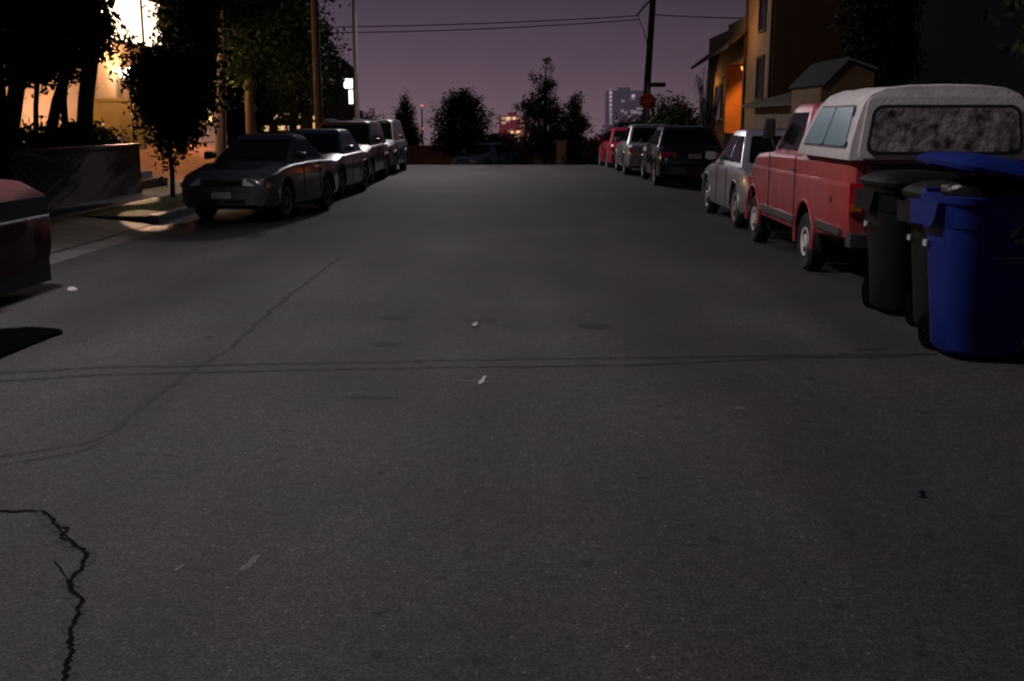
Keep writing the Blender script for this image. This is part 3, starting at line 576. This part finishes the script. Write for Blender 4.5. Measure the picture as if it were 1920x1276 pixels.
tree('broad_tree', 'brown trunk tree with dim green leaves behind the brown estate car', (-8.6, 33.0, .2), [([(0, 0, 0), (.0, 0, 2), (.1, 0, 3.2), (.2, 0, 4.6)], [.17, .15, .12, .08])],
     [(.6, 0, 4.6, 1.7, 1.5, 1.6), (1.5, .6, 3.4, 1.1, 1.1, 1.3), (-.3, 0, 3.2, .9, 1, .9), (1.2, .5, 5.6, 1.4, 1.3, .9)], 17000, .085, LFG, BAR, limbs=9)
tree('broad_tree', 'green leafed tree edge just left of the steel lamp pole', (-8.9, 42.0, gz(42)), [([(0, 0, 0), (.1, 0, 2), (.1, 0, 3.6)], [.16, .13, .08])],
     [(.35, 0, 3.9, 1.15, 1.1, 1.5), (.0, 0, 2.7, 1.2, 1.1, 1.0), (-.6, 0, 5.0, 1.3, 1.2, 1.0)], 12000, .09, LFG, BAR, limbs=6)
tree('broad_tree', 'black tree mass behind the brown-trunked tree and the lit low block', (-10.2, 46.0, gz(46)), [([(0, 0, 0), (0, 0, 2), (.1, 0, 4)], [.2, .17, .12])],
     [(-1.2, 0, 3.4, 1.6, 1.2, 1.7), (.2, 0, 3.6, 1.6, 1.2, 1.3), (-2.2, 0, 3.0, 1.2, 1., 2.0)], 16000, .10, LF, BRD, limbs=6)
# far trees beyond the crest
FT = 'trees beyond the end of the street'
def far_tree(label, px, ytop, ybot, Y, ells, n, s, lm=LF, **k):
    p = at(px, 290, Y); top = at(px, ytop, Y).z; bz = gz(Y); h = top-bz
    e2 = [(a*1.25, b_, c*h, d*1.32, e_, f*h) for a, b_, c, d, e_, f in ells]
    tree('distant_tree', label, (p.x, Y, bz), [([(0, 0, 0), (0, 0, h*.5), (0, 0, h*.92)], [.14, .1, .03])], e2, int(n*1.7), s*.82, lm, BRD, FT, limbs=8, **k)
far_tree('round-topped dense dark tree in the middle of the street end', 868, 162, 300, 56, [(0, 0, .58, 1.10, 1., .30), (.0, 0, .78, .78, .7, .19), (-.3, 0, .36, .95, .9, .14), (-.9, 0, .37, .55, .4, .04), (.4, 0, .32, .8, .8, .12)], 9000, .085)
far_tree('tallest dark tree with a thin feathery top at the street end', 1022, 108, 300, 56, [(0, 0, .40, 1.05, .9, .17), (-.15, 0, .56, .95, .8, .10), (-.05, 0, .70, .50, .5, .10), (.22, 0, .82, .26, .25, .12), (-.35, 0, .83, .22, .2, .05), (-.9, 0, .56, .3, .3, .04), (.1, 0, .93, .12, .12, .06), (.3, 0, .24, 1.1, 1, .12)], 8500, .075, clump=18, spread=.8)
far_tree('smaller sparse tree right of the tall feathery tree', 1078, 172, 300, 54, [(0, 0, .62, .5, .5, .17), (.0, 0, .85, .28, .28, .13), (-.15, 0, .36, .55, .5, .14), (.25, 0, .55, .35, .3, .1), (-.35, 0, .75, .25, .2, .08)], 3600, .075, LFB, clump=18, spread=.8)
far_tree('small pointed tree behind the silver van', 761, 180, 300, 58, [(0, 0, .50, .55, .5, .22), (.0, 0, .75, .36, .35, .17), (0, 0, .92, .14, .14, .1), (.35, 0, .42, .4, .3, .08)], 4200, .075, LFB)
far_tree('low rounded shrub tree left of the silver van roof', 690, 205, 300, 60, [(0, 0, .75, .6, .5, .22), (.0, 0, .4, .8, .5, .3)], 2500, .08)
far_tree('low dark bush tree between the two middle trees', 930, 245, 300, 58, [(0, 0, .6, 1.3, .9, .35), (1., 0, .5, .8, .7, .35)], 5000, .08)
def bush(label, base, ells, n, s, lm=LF, group=None, name='bush', cat='bush'):
    o = foliage(name, ells, n, s, lm, None, base, seed=n+len(label)); return tag(o, label, cat, group)
BG = 'bushes at the right kerb'
p = at(1245, 290, 42); bush('dark rounded bush behind the black sedan roof', (p.x, 42, gz(42)), [(0, 0, .7, 1.5, 1.1, .9), (.7, .2, 1.3, 1.1, 1, .9), (.2, 0, 1.9, .8, .8, .7)], 9000, .075, LF, BG)
p = at(1150, 290, 47); bush('grey-green bush left of the stop sign', (p.x, 47, gz(47)), [(0, 0, .6, 1.1, .9, .8), (.9, .2, 1.2, 1.0, .9, .9), (-.7, 0, .4, .7, .7, .6)], 7000, .075, LFB, BG)
p = at(1100, 290, 52); bush('low dark bush at the far right end of the fence', (p.x, 52, gz(52)), [(0, 0, .7, 1.0, .9, .75), (.9, 0, .9, .7, .8, .8)], 4500, .075, LF, BG)
bush('clipped hedge on top of the retaining wall', (-8.9, 18.5, 1.05), [(0, -2.5, .1, .5, 1.4, .28), (0, 0, .12, .5, 1.5, .3), (.1, 2.3, .14, .5, 1.2, .32), (.2, 3.2, .0, .45, .7, .3)], 9000, .05, LFG, None, 'hedge', 'hedge')
# spiky palm plant at the left edge
t = empty('palm_plant', 'spiky dark palm plant at the left edge above the maroon car', 'plant', (-7.72, 15.6, .12))
B().tube([(0, 0, 0), (.02, 0, .45), (0, 0, .95)], [.09, .10, .08], 10).go('trunk', BRD, t, 50)
fb = B()
for i in range(54):
    a = random.uniform(0, 6.283); el = random.uniform(-.3, 1.3); ln = random.uniform(.65, 1.0); d = Vector((math.cos(a), math.sin(a), 0)); s_ = Vector((-d.y, d.x, 0))
    P_ = [Vector((0, 0, .95))+d*ln*q*math.cos(el)+Vector((0, 0, ln*(q*math.sin(el)-.45*q*q))) for q in (0, .25, .5, .75, 1)]; V = []
    for j, p in enumerate(P_): ww = (.012, .03, .035, .024, .002)[j]; V += [p+s_*ww, p-s_*ww]
    fb.add(V, [(2*j, 2*j+1, 2*j+3, 2*j+2) for j in range(4)])
fb.go('fronds', LF, t)
# bare arching shrub on the right
t = empty('bare_tree', 'leafless arching tree in front of the orange-lit house', 'tree', (*at(1322, 290, 36).xy, 0))
bt = B(); g = random.Random(5)
for i in range(26):
    a = g.uniform(0, 6.28); h = g.uniform(2.3, 3.4); o_ = g.uniform(.15, .75); dr = g.uniform(.2, 1.3)
    P_ = [(o_*math.cos(a)*q, o_*math.sin(a)*q, h*min(1, q*1.35)-(dr*(q-.7)*2.2 if q > .7 else 0)) for q in (0, .2, .4, .6, .75, .88, 1)]
    bt.tube([(x+g.uniform(-.03, .03), y+g.uniform(-.03, .03), z) for x, y, z in P_], [.035, .028, .022, .016, .012, .008, .004], 5)
bt.go('branches', BRD, t, 60)

# ------------------------------------------------------------------ left side: wall, bank, steps, house
tag(B().box(-8.30, -8.05, 4, 22.0, 0, 1.06).box(-8.33, -8.02, 4, 22.03, 1.062, 1.12).go('retaining_wall', mat('wall_render', (.17, .13, .12), .9, noise=.3, nscale=1.5, bump=.25)), 'plain low rendered retaining wall beside the pavement', 'wall')
b = B(); b.add([(-8.30, 3, 1.04), (-8.30, 22, 1.04), (-30, 22, 1.04), (-30, 3, 1.04)], [(0, 1, 2, 3)])
tag(b.go('raised_garden', SOIL), kind='structure')
b = B(); b.add([(-8.75, 22, .12), (-8.75, 36, .12), (-10.6, 36, .9), (-10.6, 22, 1.04), (-30, 22, 1.04), (-30, 36, .9)], [(0, 1, 2, 3), (3, 2, 5, 4)])
tag(b.go('garden_bank', mat('bark_mulch', (.34, .15, .075), .95, noise=.45, nscale=5, bump=.8, bscale=12)), kind='structure')
t = empty('garden_steps', 'pale steps climbing from the pavement to the lit house', 'steps', (0, 0, 0))
for i in range(6):
    x1 = -8.4-.34*i; B().box(x1-.36, x1, 23.1, 24.6, 0, .30+.15*i).go('step', CON, t)

LITW = mat('lit_window', (.9, .8, .65), .4, emit=(1, .80, .56), estr=2.6)
t = empty('house', 'house with a glaring white upper window behind the left trees', 'house', (0, 0, 0))
B().box(-20, -10.5, 26, 37, .9, 6.4).go('wall', STU, t)
B().box(-20.4, -10.1, 25.6, 37.4, 6.4, 6.6).loft([[(-20.6, 25.4, 6.6), (-9.9, 25.4, 6.6), (-9.9, 37.6, 6.6), (-20.6, 37.6, 6.6)], [(-17, 29, 8.2), (-13.5, 29, 8.2), (-13.5, 34, 8.2), (-17, 34, 8.2)]]).go('roof', BRD, t)
def hwin(par, x, y0, y1, z0, z1, m, side=1, th=.05):
    f = B()
    for a in ((y0-.08, y0, z0-.08, z1+.08), (y1, y1+.08, z0-.08, z1+.08), (y0, y1, z0-.08, z0), (y0, y1, z1, z1+.08)): f.box(min(x, x+side*th), max(x, x+side*th), *a)
    o = f.go('window_frame', BRD, par); B().box(min(x, x+side*.02), max(x, x+side*.02), y0, y1, z0, z1).go('window_pane', m, o)
hwin(t, -10.5, 26.9, 29.4, 3.55, 5.25, LITW); hwin(t, -10.5, 29.5, 31.0, 3.55, 4.75, LITW)
hwin(t, -10.5, 34.7, 35.4, 1.5, 3.4, mat('warm_window', (.8, .5, .2), .5, emit=(1, .55, .2), estr=1.6))
def ywin(par, y, x0, x1, z0, z1, m):
    f = B()
    for a in ((x0-.07, x0, z0-.07, z1+.07), (x1, x1+.07, z0-.07, z1+.07), (x0, x1, z0-.07, z0), (x0, x1, z1, z1+.07)): f.box(a[0], a[1], y-.05, y, a[2], a[3])
    o = f.go('window_frame', BRD, par); B().box(x0, x1, y-.02, y, z0, z1).go('window_pane', m, o)
wl = B().tube([(-10.5, 27.4, 2.75), (-10.3, 27.4, 2.85)], .02, 6).loft([rrect(-10.28, 27.4, .09, .09, .03, 2.62), rrect(-10.28, 27.4, .12, .12, .03, 2.86)]).go('wall_and_added_lantern', mat('lantern_glow', (1, .8, .5), .4, emit=(1, .78, .5), estr=14), t)
WARM = (1, .60, .30)
lamp('POINT', (-9.9, 27.2, 3.2), 150, WARM, None, rad=.1)
lamp('POINT', (-10.1, 32.6, 2.7), 260, (1, .50, .20), None, rad=.1)  # second wall light, added for an orange glow on wall and bank
B().tube([(-10.5, 32.6, 2.75), (-10.3, 32.6, 2.85)], .02, 6).loft([rrect(-10.28, 32.6, .07, .07, .03, 2.64), rrect(-10.28, 32.6, .09, .09, .03, 2.86)]).go('wall_and_added_lantern', MC['lantern_glow'], t)  # added fixture to go with that light
lamp('POINT', (-12.0, 24.7, 1.75), 170, (1, .62, .36), None, rad=.1)  # hidden light added to brighten the peach wall from below
tb = B().tube([(-12.0, 24.7, 1.04), (-12.0, 24.7, 1.45)], .03, 6).loft([rrect(-12.0, 24.7, .08, .08, .03, 1.45), rrect(-12.0, 24.7, .11, .11, .03, 1.62)])
tag(tb.go('hidden_lantern', MC['lantern_glow']), 'added hidden lantern lighting the peach house wall among the trunks', 'lantern')
lamp('POINT', (-9.12, 24.6, 2.85), 80, (1, .66, .44), None, rad=.06)  # light added to throw warmth towards the pavement
t = empty('added_lantern', 'added glowing post lantern at the top of the garden steps', 'lantern', (-9.12, 24.6, .9))
B().tube([(0, 0, 0), (0, 0, 1.6)], .018, 8).go('post', BLK, t, 50)
B().loft([rrect(0, 0, .05, .05, .02, 1.6), rrect(0, 0, .08, .08, .03, 1.80), rrect(0, 0, .02, .02, .01, 1.85)]).go('added_lantern_glass', MC['lantern_glow'], t, 50)
h_ = [o for o in C.objects if o.name == 'house'][0]
B().loft([rrect(-10.38, 26.2, .12, .09, .03, 4.05), rrect(-10.38, 26.2, .12, .09, .03, 4.2)]).go('added_floodlight', MC['lantern_glow'], h_, 50)  # fixture added to carry the two warm beams
lamp('SPOT', (-10.3, 26.1, 4.0), 13000, (1, .56, .38), None, (-7.75, 20.0, 0), 11, .3, .04)  # narrow beam added to make a warm patch on the pavement
lamp('SPOT', (-10.3, 26.25, 4.0), 12000, (1, .58, .38), None, (-6.05, 16.6, 0), 4.2, .4, .04)  # second narrow beam, added for the bright kerb corner
# low ochre garden wall
tag(B().box(-10.45, -9.22, 25.5, 25.7, .9, 2.02).box(-10.5, -9.17, 25.46, 25.74, 2.022, 2.08).go('ochre_wall', STY), 'short ochre garden wall left of the small street tree', 'wall')
# second house further along with lit window, apartment with lights
t = empty('house', 'far house with a glaring white window next to the steel lamp pole', 'house', (0, 0, 0))
hx = at(665, 170, 52)
B().box(hx.x-1.9, hx.x, 52, 53.2, gz(52)-1, hx.z+.9).go('wall', mat('dim_stucco', (.16, .13, .12), .9, noise=.2), t)
B().loft([[(hx.x-2.2, 51.6, hx.z+.9), (hx.x+.05, 51.6, hx.z+.9), (hx.x+.05, 53.5, hx.z+.9), (hx.x-2.2, 53.5, hx.z+.9)], [(hx.x-1.4, 52.4, hx.z+1.6), (hx.x-.8, 52.4, hx.z+1.6), (hx.x-.8, 52.9, hx.z+1.6), (hx.x-1.4, 52.9, hx.z+1.6)]]).go('roof', BRD, t)
ywin(t, 51.99, hx.x-.5, hx.x+.0-.08, hx.z+.1, hx.z+.55, mat('white_window', (.9, .9, .9), .4, emit=(1, .97, .92), estr=2.5))
ywin(t, 51.98, hx.x-.28, hx.x-.08, hx.z-.62, hx.z+.02, MC['white_window'])
t = empty('apartment_block', 'dark low block with small orange lights behind the left cars', 'building', (0, 0, 0))
a0, a1 = at(375, 205, 70), at(625, 205, 70)
B().box(a0.x, a1.x, 70, 82, gz(70)-1, a0.z).go('wall', mat('dim_brick', (.10, .05, .035), .9, noise=.3), t)
for px, py, w_, h_ in ((519, 218, .22, .16), (541, 218, .4, .16), (556, 219, .22, .16), (536, 240, .5, .14), (556, 240, .22, .14), (497, 240, .22, .2), (590, 195, .2, .2), (592, 219, .18, .2), (592, 236, .18, .2), (612, 219, .18, .12)):
    p = at(px, py, 69.9); B().box(p.x-w_, p.x+w_, 69.93, 69.99, p.z-h_, p.z+h_).go('window_pane', mat('orange_window', (.8, .5, .25), .5, emit=(1, .62, .32), estr=.8), t)

# utility poles and wires
WD = mat('creosoted_wood', (.035, .024, .018), .9, noise=.4, nscale=5, bump=.6)
zr = at(1190, 30, 49).z; pr = at(1206, 290, 49); UP = 'wooden utility poles'
t = empty('utility_pole', 'leaning dark wooden utility pole behind the stop sign', 'utility pole', (pr.x, 49, gz(49)), 0, UP)
B().tube([(0, 0, 0), (.12, 0, 4), (.36, 0, 9.6)], [.17, .155, .12], 12).go('pole', WD, t, 50)
B().tube([(.25, 0, zr-gz(49)+.75), (-.15, 0, zr-gz(49)+.35), (-.42, 0, zr-gz(49)+.02)], .045, 6).go('bracket_arm', WD, t)
B().tube([(-.4, 0, zr-gz(49)), (-.12, 0, zr-gz(49)-.6), (.12, .0, zr-gz(49)-1.4)], .02, 5).go('drop_cable', BLK, t)
pl = at(600, 290, 31); wl_ = at(556, 290, 45)
t = empty('utility_pole', 'straight dark brown utility pole left of the steel lamp', 'utility pole', (pl.x, 31, .12), 0, UP)
B().tube([(0, 0, 0), (0, 0, 4), (0, 0, 9.6)], [.125, .115, .10], 12).go('pole', mat('brown_pole', (.06, .03, .022), .9, noise=.4), t, 50)
def wire(a, c, sag, label):
    a, c = Vector(a), Vector(c); pts = [a.lerp(c, q/24)-Vector((0, 0, sag*4*(q/24)*(1-q/24))) for q in range(25)]
    tag(B().tube(pts, .022, 5).go('overhead_wire', BLK, None, 60), label, 'overhead wire', 'overhead wires')
A0 = (pr.x-.42+0, 49, zr)
wire(A0, (wl_.x, 45, at(556, 52, 45).z), .10, 'upper overhead wire running left from the leaning utility pole')
wire((pr.x-.35, 49, zr-.16), (wl_.x, 45, at(556, 62, 45).z), .14, 'lower overhead wire running left from the leaning utility pole')
wire((pr.x+.25, 49, zr+.05), (at(1480, 35, 40).x, 40, at(1480, 35, 40).z), .05, 'overhead wire running from the leaning pole to the orange-lit house')

# stop sign with street name blade
sp_ = at(1214, 190, 44.5); t = empty('stop_sign', 'small red octagonal stop sign beside the leaning utility pole', 'stop sign', (sp_.x, 44.5, gz(44.5)))
hz = sp_.z-gz(44.5)
B().tube([(0, .03, 0), (0, .03, hz+.75)], .03, 8).go('post', galv, t, 60)
def octa(r, y0, y1):
    P_ = [(r*math.cos(R(22.5+45*i)), r*math.sin(R(22.5+45*i))) for i in range(8)]
    return B().loft([[(x, y, hz+z) for x, z in P_] for y in (y0, y1)])
rim = octa(.345, -.008, .0).go('sign_border', mat('sign_white', (.22, .18, .18), .5), t)
octa(.32, -.012, -.0085).go('sign_face', mat('sign_red', (.26, .008, .012), .45, emit=(1, .03, .04), estr=0.0), t)
def text(body, size, loc, m, par, rot=(math.pi/2, 0, 0)):
    cu = bpy.data.curves.new('txt', 'FONT'); cu.body = body; cu.size = size; cu.align_x = 'CENTER'; cu.align_y = 'CENTER'; cu.extrude = .001
    o = bpy.data.objects.new('lettering', cu); C.objects.link(o); bpy.context.view_layer.update()
    me = bpy.data.meshes.new_from_object(o.evaluated_get(bpy.context.evaluated_depsgraph_get())); bpy.data.objects.remove(o)
    me.materials.clear(); me.materials.append(m); o = bpy.data.objects.new('lettering', me); C.objects.link(o); o.location = loc; o.rotation_euler = rot; o.parent = par
text('STOP', .24, (0, -.016, hz), MC['sign_white'], t)
B().box(.05, .72, .01, .035, hz+.56, hz+.74).go('street_name_blade', mat('blade_dark', (.01, .014, .012), .5), t)

# fence and lit pier at the end of the street
fa, fb_ = at(772, 272, 57), at(1135, 276, 57)
t = empty('wooden_fence', 'reddish brown board fence across the end of the street', 'fence', (0, 57, gz(57)))
ff = B(); x = fa.x-9; 
while x < fb_.x+3:
    ff.box(x, x+.13, -.012, .012, 0, fa.z-gz(57)+random.uniform(-.03, .03)); x += .132
ff.go('boards', mat('fence_wood', (.42, .17, .10), .85, noise=.5, nscale=3), t)
B().box(fa.x-9, fb_.x+3, .015, .06,   .6, .7).box(fa.x-9, fb_.x+3, .015, .06, fa.z-gz(57)-.3, fa.z-gz(57)-.2).go('rails', BRD, t)
pq = at(1053, 262, 53)
t = empty('stucco_pier', 'tan lit square pier under the sparse far tree', 'pier', (pq.x, 53, gz(53)))
B().box(-.26, .26, -.2, .2, 0, pq.z-gz(53)-.08).go('shaft', mat('tan_stucco', (.62, .42, .22), .9, noise=.35, nscale=4), t)
B().box(-.31, .31, -.25, .25, pq.z-gz(53)-.08, pq.z-gz(53)).go('cap', CON, t)

# distant buildings
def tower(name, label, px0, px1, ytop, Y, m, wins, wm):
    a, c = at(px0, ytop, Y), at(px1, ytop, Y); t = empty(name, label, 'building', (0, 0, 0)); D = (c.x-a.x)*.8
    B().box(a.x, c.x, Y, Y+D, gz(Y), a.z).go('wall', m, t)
    B().box(a.x+(c.x-a.x)*.3, a.x+(c.x-a.x)*.6, Y+D*.2, Y+D*.6, a.z, a.z+Y*.003).go('plant_room', m, t)
    for i in range(1, 8):
        z = a.z-i*(a.z-gz(Y))*.05
        B().box(a.x-.1, c.x+.1, Y-.3, Y-.02, z-.25, z+.1).go('floor_ledge', m, t)
    for (px, py, w_, h_) in wins:
        p = at(px, py, Y-.4); B().box(p.x-w_, p.x+w_, Y-.40, Y-.32, p.z-h_, p.z+h_).go('window_pane', wm, t)
    return t
g = random.Random(3)
tower('high_rise', 'distant purple high-rise with a bright edge strip left of the utility pole', 1139, 1212, 170, 320, mat('tower_violet_glow', (.10, .075, .12), .6, emit=(.095, .066, .105), estr=.40),  # wall glow is put into emission; no lamp lights the tower
      [(1145, y, .42, .75) for y in (171, 178, 185, 193, 201, 210, 219, 229)]+[(g.uniform(1155, 1205), g.uniform(176, 235), .5, .4) for _ in range(12)]+[(1186, 210, .7, .5), (1200, 212, .5, .4)], mat('tower_window', (.8, .7, .8), .5, emit=(.85, .7, .8), estr=.15))
tower('office_block', 'distant red-lit office block between the two middle trees', 936, 990, 217, 260, mat('tower_red_glow', (.16, .05, .06), .6, emit=(.30, .05, .07), estr=.28),  # red light on the wall is put into its emission
      [(x, y, w_, .32) for y, xs, w_ in ((222, (948, 958, 970), 1.), (248, (962, 972, 980), .5), (256, (968, 978), .6), (264, (964, 972, 978, 986), .6), (274, (968, 976, 985), .9), (284, (970, 982), 1.)) for x in xs]+[(g.uniform(938, 985), g.uniform(225, 250), .5, .3) for _ in range(8)], mat('office_window', (.8, .6, .5), .5, emit=(1, .72, .5), estr=.32))
mp_ = at(791, 198, 300); t = empty('radio_mast', 'distant thin mast with red lights behind the left cars', 'radio mast', (mp_.x, 300, gz(300)))
B().tube([(0, 0, 0), (0, 0, mp_.z-gz(300))], [.5, .15], 6).go('mast', mat('mast_red', (.25, .08, .08), .7), t)
for dz in (0, -6.2, -11): 
    zz = mp_.z-gz(300)+dz; B().loft([rrect(0, 0, .3, .3, .1, zz-.3), rrect(0, 0, .35, .35, .1, zz), rrect(0, 0, .2, .2, .1, zz+.3)]).go('warning_light', mat('red_beacon', (.9, .1, .1), .5, emit=(1, .22, .2), estr=.9), t)

# ------------------------------------------------------------------ right side houses
strip('hillside', KR+1.9, 80, -12, 120, .10, mat('right_soil', (.05, .042, .03), .95, noise=.4))
OCH = mat('stucco_gold', (.17, .10, .04), .9, noise=.2, nscale=2)
TRM = mat('house_trim', (.07, .045, .022), .8)
DRK = mat('dark_siding', (.010, .009, .008), 1, noise=.3, spec=.05)
t = empty('house', 'tall ochre house with an orange-lit recessed porch on the right', 'house', (0, 0, 0))
X0 = 7.6; ya = 35.2; yb = 48.0
zp1, zp0 = at(1390, 112, 39).z, at(1390, 235, 39).z
yo1, yo2 = 39.7, 43.4
B().box(X0, 16, ya, yo1, -.5, 8.2).box(X0, 16, yo2, yb, -1.5, 5.0).box(X0, 16, yo1, yo2, zp1, 5.2).box(X0+1.3, 16, yo1, yo2, -1, zp1).box(X0, 16, yo1, yo2, -1.2, zp0-.3).go('wall', OCH, t)
# roofs: upper storey slab eave and lower porch eave
B().box(X0-.55, 16.2, ya-.3, yb-6.2, 6.0, 6.18).go('eave', TRM, t)
B().loft([[(X0-.7, yo1-.4, zp1+.42), (X0-.7, yb+.4, zp1+.05), (X0+.1, yb+.4, zp1+.65), (X0+.1, yo1-.4, zp1+1.1)], [(X0-.7, yo1-.4, zp1+.55), (X0-.7, yb+.4, zp1+.18), (X0+.12, yb+.4, zp1+.8), (X0+.12, yo1-.4, zp1+1.25)]]).go('porch_roof', TRM, t)
B().loft([[(X0-.5, ya-.2, 8.2), (16.3, ya-.2, 8.2), (16.3, yb-4, 8.2), (X0-.5, yb-4, 8.2)], [(11, ya+2, 10), (12.5, ya+2, 10), (12.5, yb-7, 10), (11, yb-7, 10)]]).go('roof', BRD, t)
hwin(t, X0, 36.4, 37.4, 2.3, 3.6, GLS, -1); hwin(t, X0, 36.4, 37.4, 4.5, 5.5, GLS, -1); hwin(t, X0, 44.3, 45.7, 1.6, 2.9, GLS, -1)
for q_ in (35.25, yo1-.28): B().box(X0-.09, X0-.002, q_, q_+.2, 0, 6.0).go('corner_trim', TRM, t)
lamp('SPOT', (X0+.3, 41.5, zp1-.35), 650, (1, .27, .035), None, (X0+1.3, 41.5, zp1-1.6), 165, .3, .08)
lamp('SPOT', (X0-1.2, 38.2, 4.6), 60, (1, .42, .10), None, (X0+1, 38.4, 5.0), 140, .6, .15)  # spot without a fixture, added to warm the upper facade
lamp('SPOT', (X0-.5, 45.9, 2.9), 40, (1, .48, .14), None, (X0+1, 45.0, 2.6), 150, .5, .08)  # spot without a fixture, added for glow below the lower eave
tag(B().tube([(X0+.3, 41.5, zp1), (X0+.3, 41.5, zp1-.12)], .02, 6).loft([rrect(X0+.3, 41.5, .07, .07, .03, zp1-.26), rrect(X0+.3, 41.5, .10, .10, .03, zp1-.12)]).go('porch_lantern', mat('orange_lamp', (1, .5, .1), .5, emit=(1, .42, .08), estr=1.5)), 'small orange lantern under the porch ceiling of the ochre house', 'lantern')
# garage with shallow tan roof in front of the ochre house
t = empty('garage', 'low tan garage with a shallow roof behind the silver compact', 'garage', (0, 0, 0))
B().box(6.95, 12, 27.6, 34.4, -.1, 1.95).go('wall', mat('tan_wall', (.15, .11, .07), .9, noise=.3, nscale=2), t)
B().loft([[(6.6, 27.2, 1.95), (12.3, 27.2, 1.95), (12.3, 34.8, 1.95), (6.6, 34.8, 1.95)], [(6.6, 27.2, 2.05), (12.3, 27.2, 2.05), (12.3, 34.8, 2.05), (6.6, 34.8, 2.05)], [(9.2, 28.5, 2.75), (9.8, 28.5, 2.75), (9.8, 33.5, 2.75), (9.2, 33.5, 2.75)]]).go('roof', mat('tan_shingle', (.075, .055, .035), .9, noise=.4, nscale=8, bump=.5), t)
# near dark house with small lit gable
t = empty('house', 'dark house with a small tan gable above the camper shell', 'house', (0, 0, 0))
B().box(8.6, 20, 16, 26.5, 0, 6.5).go('wall', DRK, t)
B().loft([[(8.2, 15.6, 6.5), (20.4, 15.6, 6.5), (20.4, 26.9, 6.5), (8.2, 26.9, 6.5)], [(13, 18, 8.8), (15, 18, 8.8), (15, 25, 8.8), (13, 25, 8.8)]]).go('roof', BRD, t)
Yg = 22.5; pk = at(1586, 114, Yg); la = at(1540, 160, Yg); rb = at(1636, 132, Yg); 
gp = [(la.x, 0, 0), (la.x, 0, la.z), (pk.x, 0, pk.z), (rb.x+.05, 0, rb.z-.05), (rb.x+.05, 0, 0)]
gb = B().loft([[(x, Yg, z) for x, _, z in gp], [(x, Yg+2.5, z) for x, _, z in gp]]).go('porch_gable', mat('gable_tan', (.24, .15, .06), .9, noise=.2), t)
for a, c in ((la, pk), (pk, rb)):
    d = (c-a); n_ = Vector((-d.z, 0, d.x)).normalized()*.05
    B().loft([[(q.x+o.x, y, q.z+o.z) for q, o in ((a-d*.06, n_*0.1), (c+d*.04, n_*0.1), (c+d*.04, n_*1.2), (a-d*.06, n_*1.2))] for y in (Yg-.22, Yg+2.6)]).go('porch_roof', mat('dark_shingle', (.014, .012, .010), .95), gb)
    B().loft([[(q.x+o.x, y, q.z+o.z) for q, o in ((a-d*.06, n_*0.2), (c+d*.04, n_*0.2), (c+d*.04, n_*1.0), (a-d*.06, n_*1.0))] for y in (Yg-.26, Yg-.222)]).go('barge_board', mat('barge_board', (.24, .22, .19), .8), gb)
RT = 'dark trees over the right-hand houses'
tree('garden_tree', 'black tree mass filling the top right corner above the camper shell', (8.0, 13.2, .1), [([(0, 0, 0), (.1, 0, 1.8), (.2, 0, 3.4)], [.2, .17, .12])],
     [(0, 0, 4.0, 2.0, 1.8, 1.7), (-1.3, .3, 3.3, 1.0, 1.1, 1.0), (1.6, 0, 3.0, 1.2, 1.4, 1.2)], 14000, .08, group=RT, limbs=8)
tree('garden_tree', 'dark tree in front of the black house wall right of the ochre house', (8.7, 26.8, .1), [([(0, 0, 0), (.1, 0, 1.8), (.2, 0, 3.6)], [.16, .14, .1])],
     [(.4, 0, 4.2, 1.5, 1.3, 1.3), (-.3, -.2, 3.1, .9, 1, .9), (1.6, -.3, 3.4, 1.2, 1.0, 1.2), (.6, 0, 2.4, 1.2, 1, .6)], 20000, .085, group=RT, limbs=7)
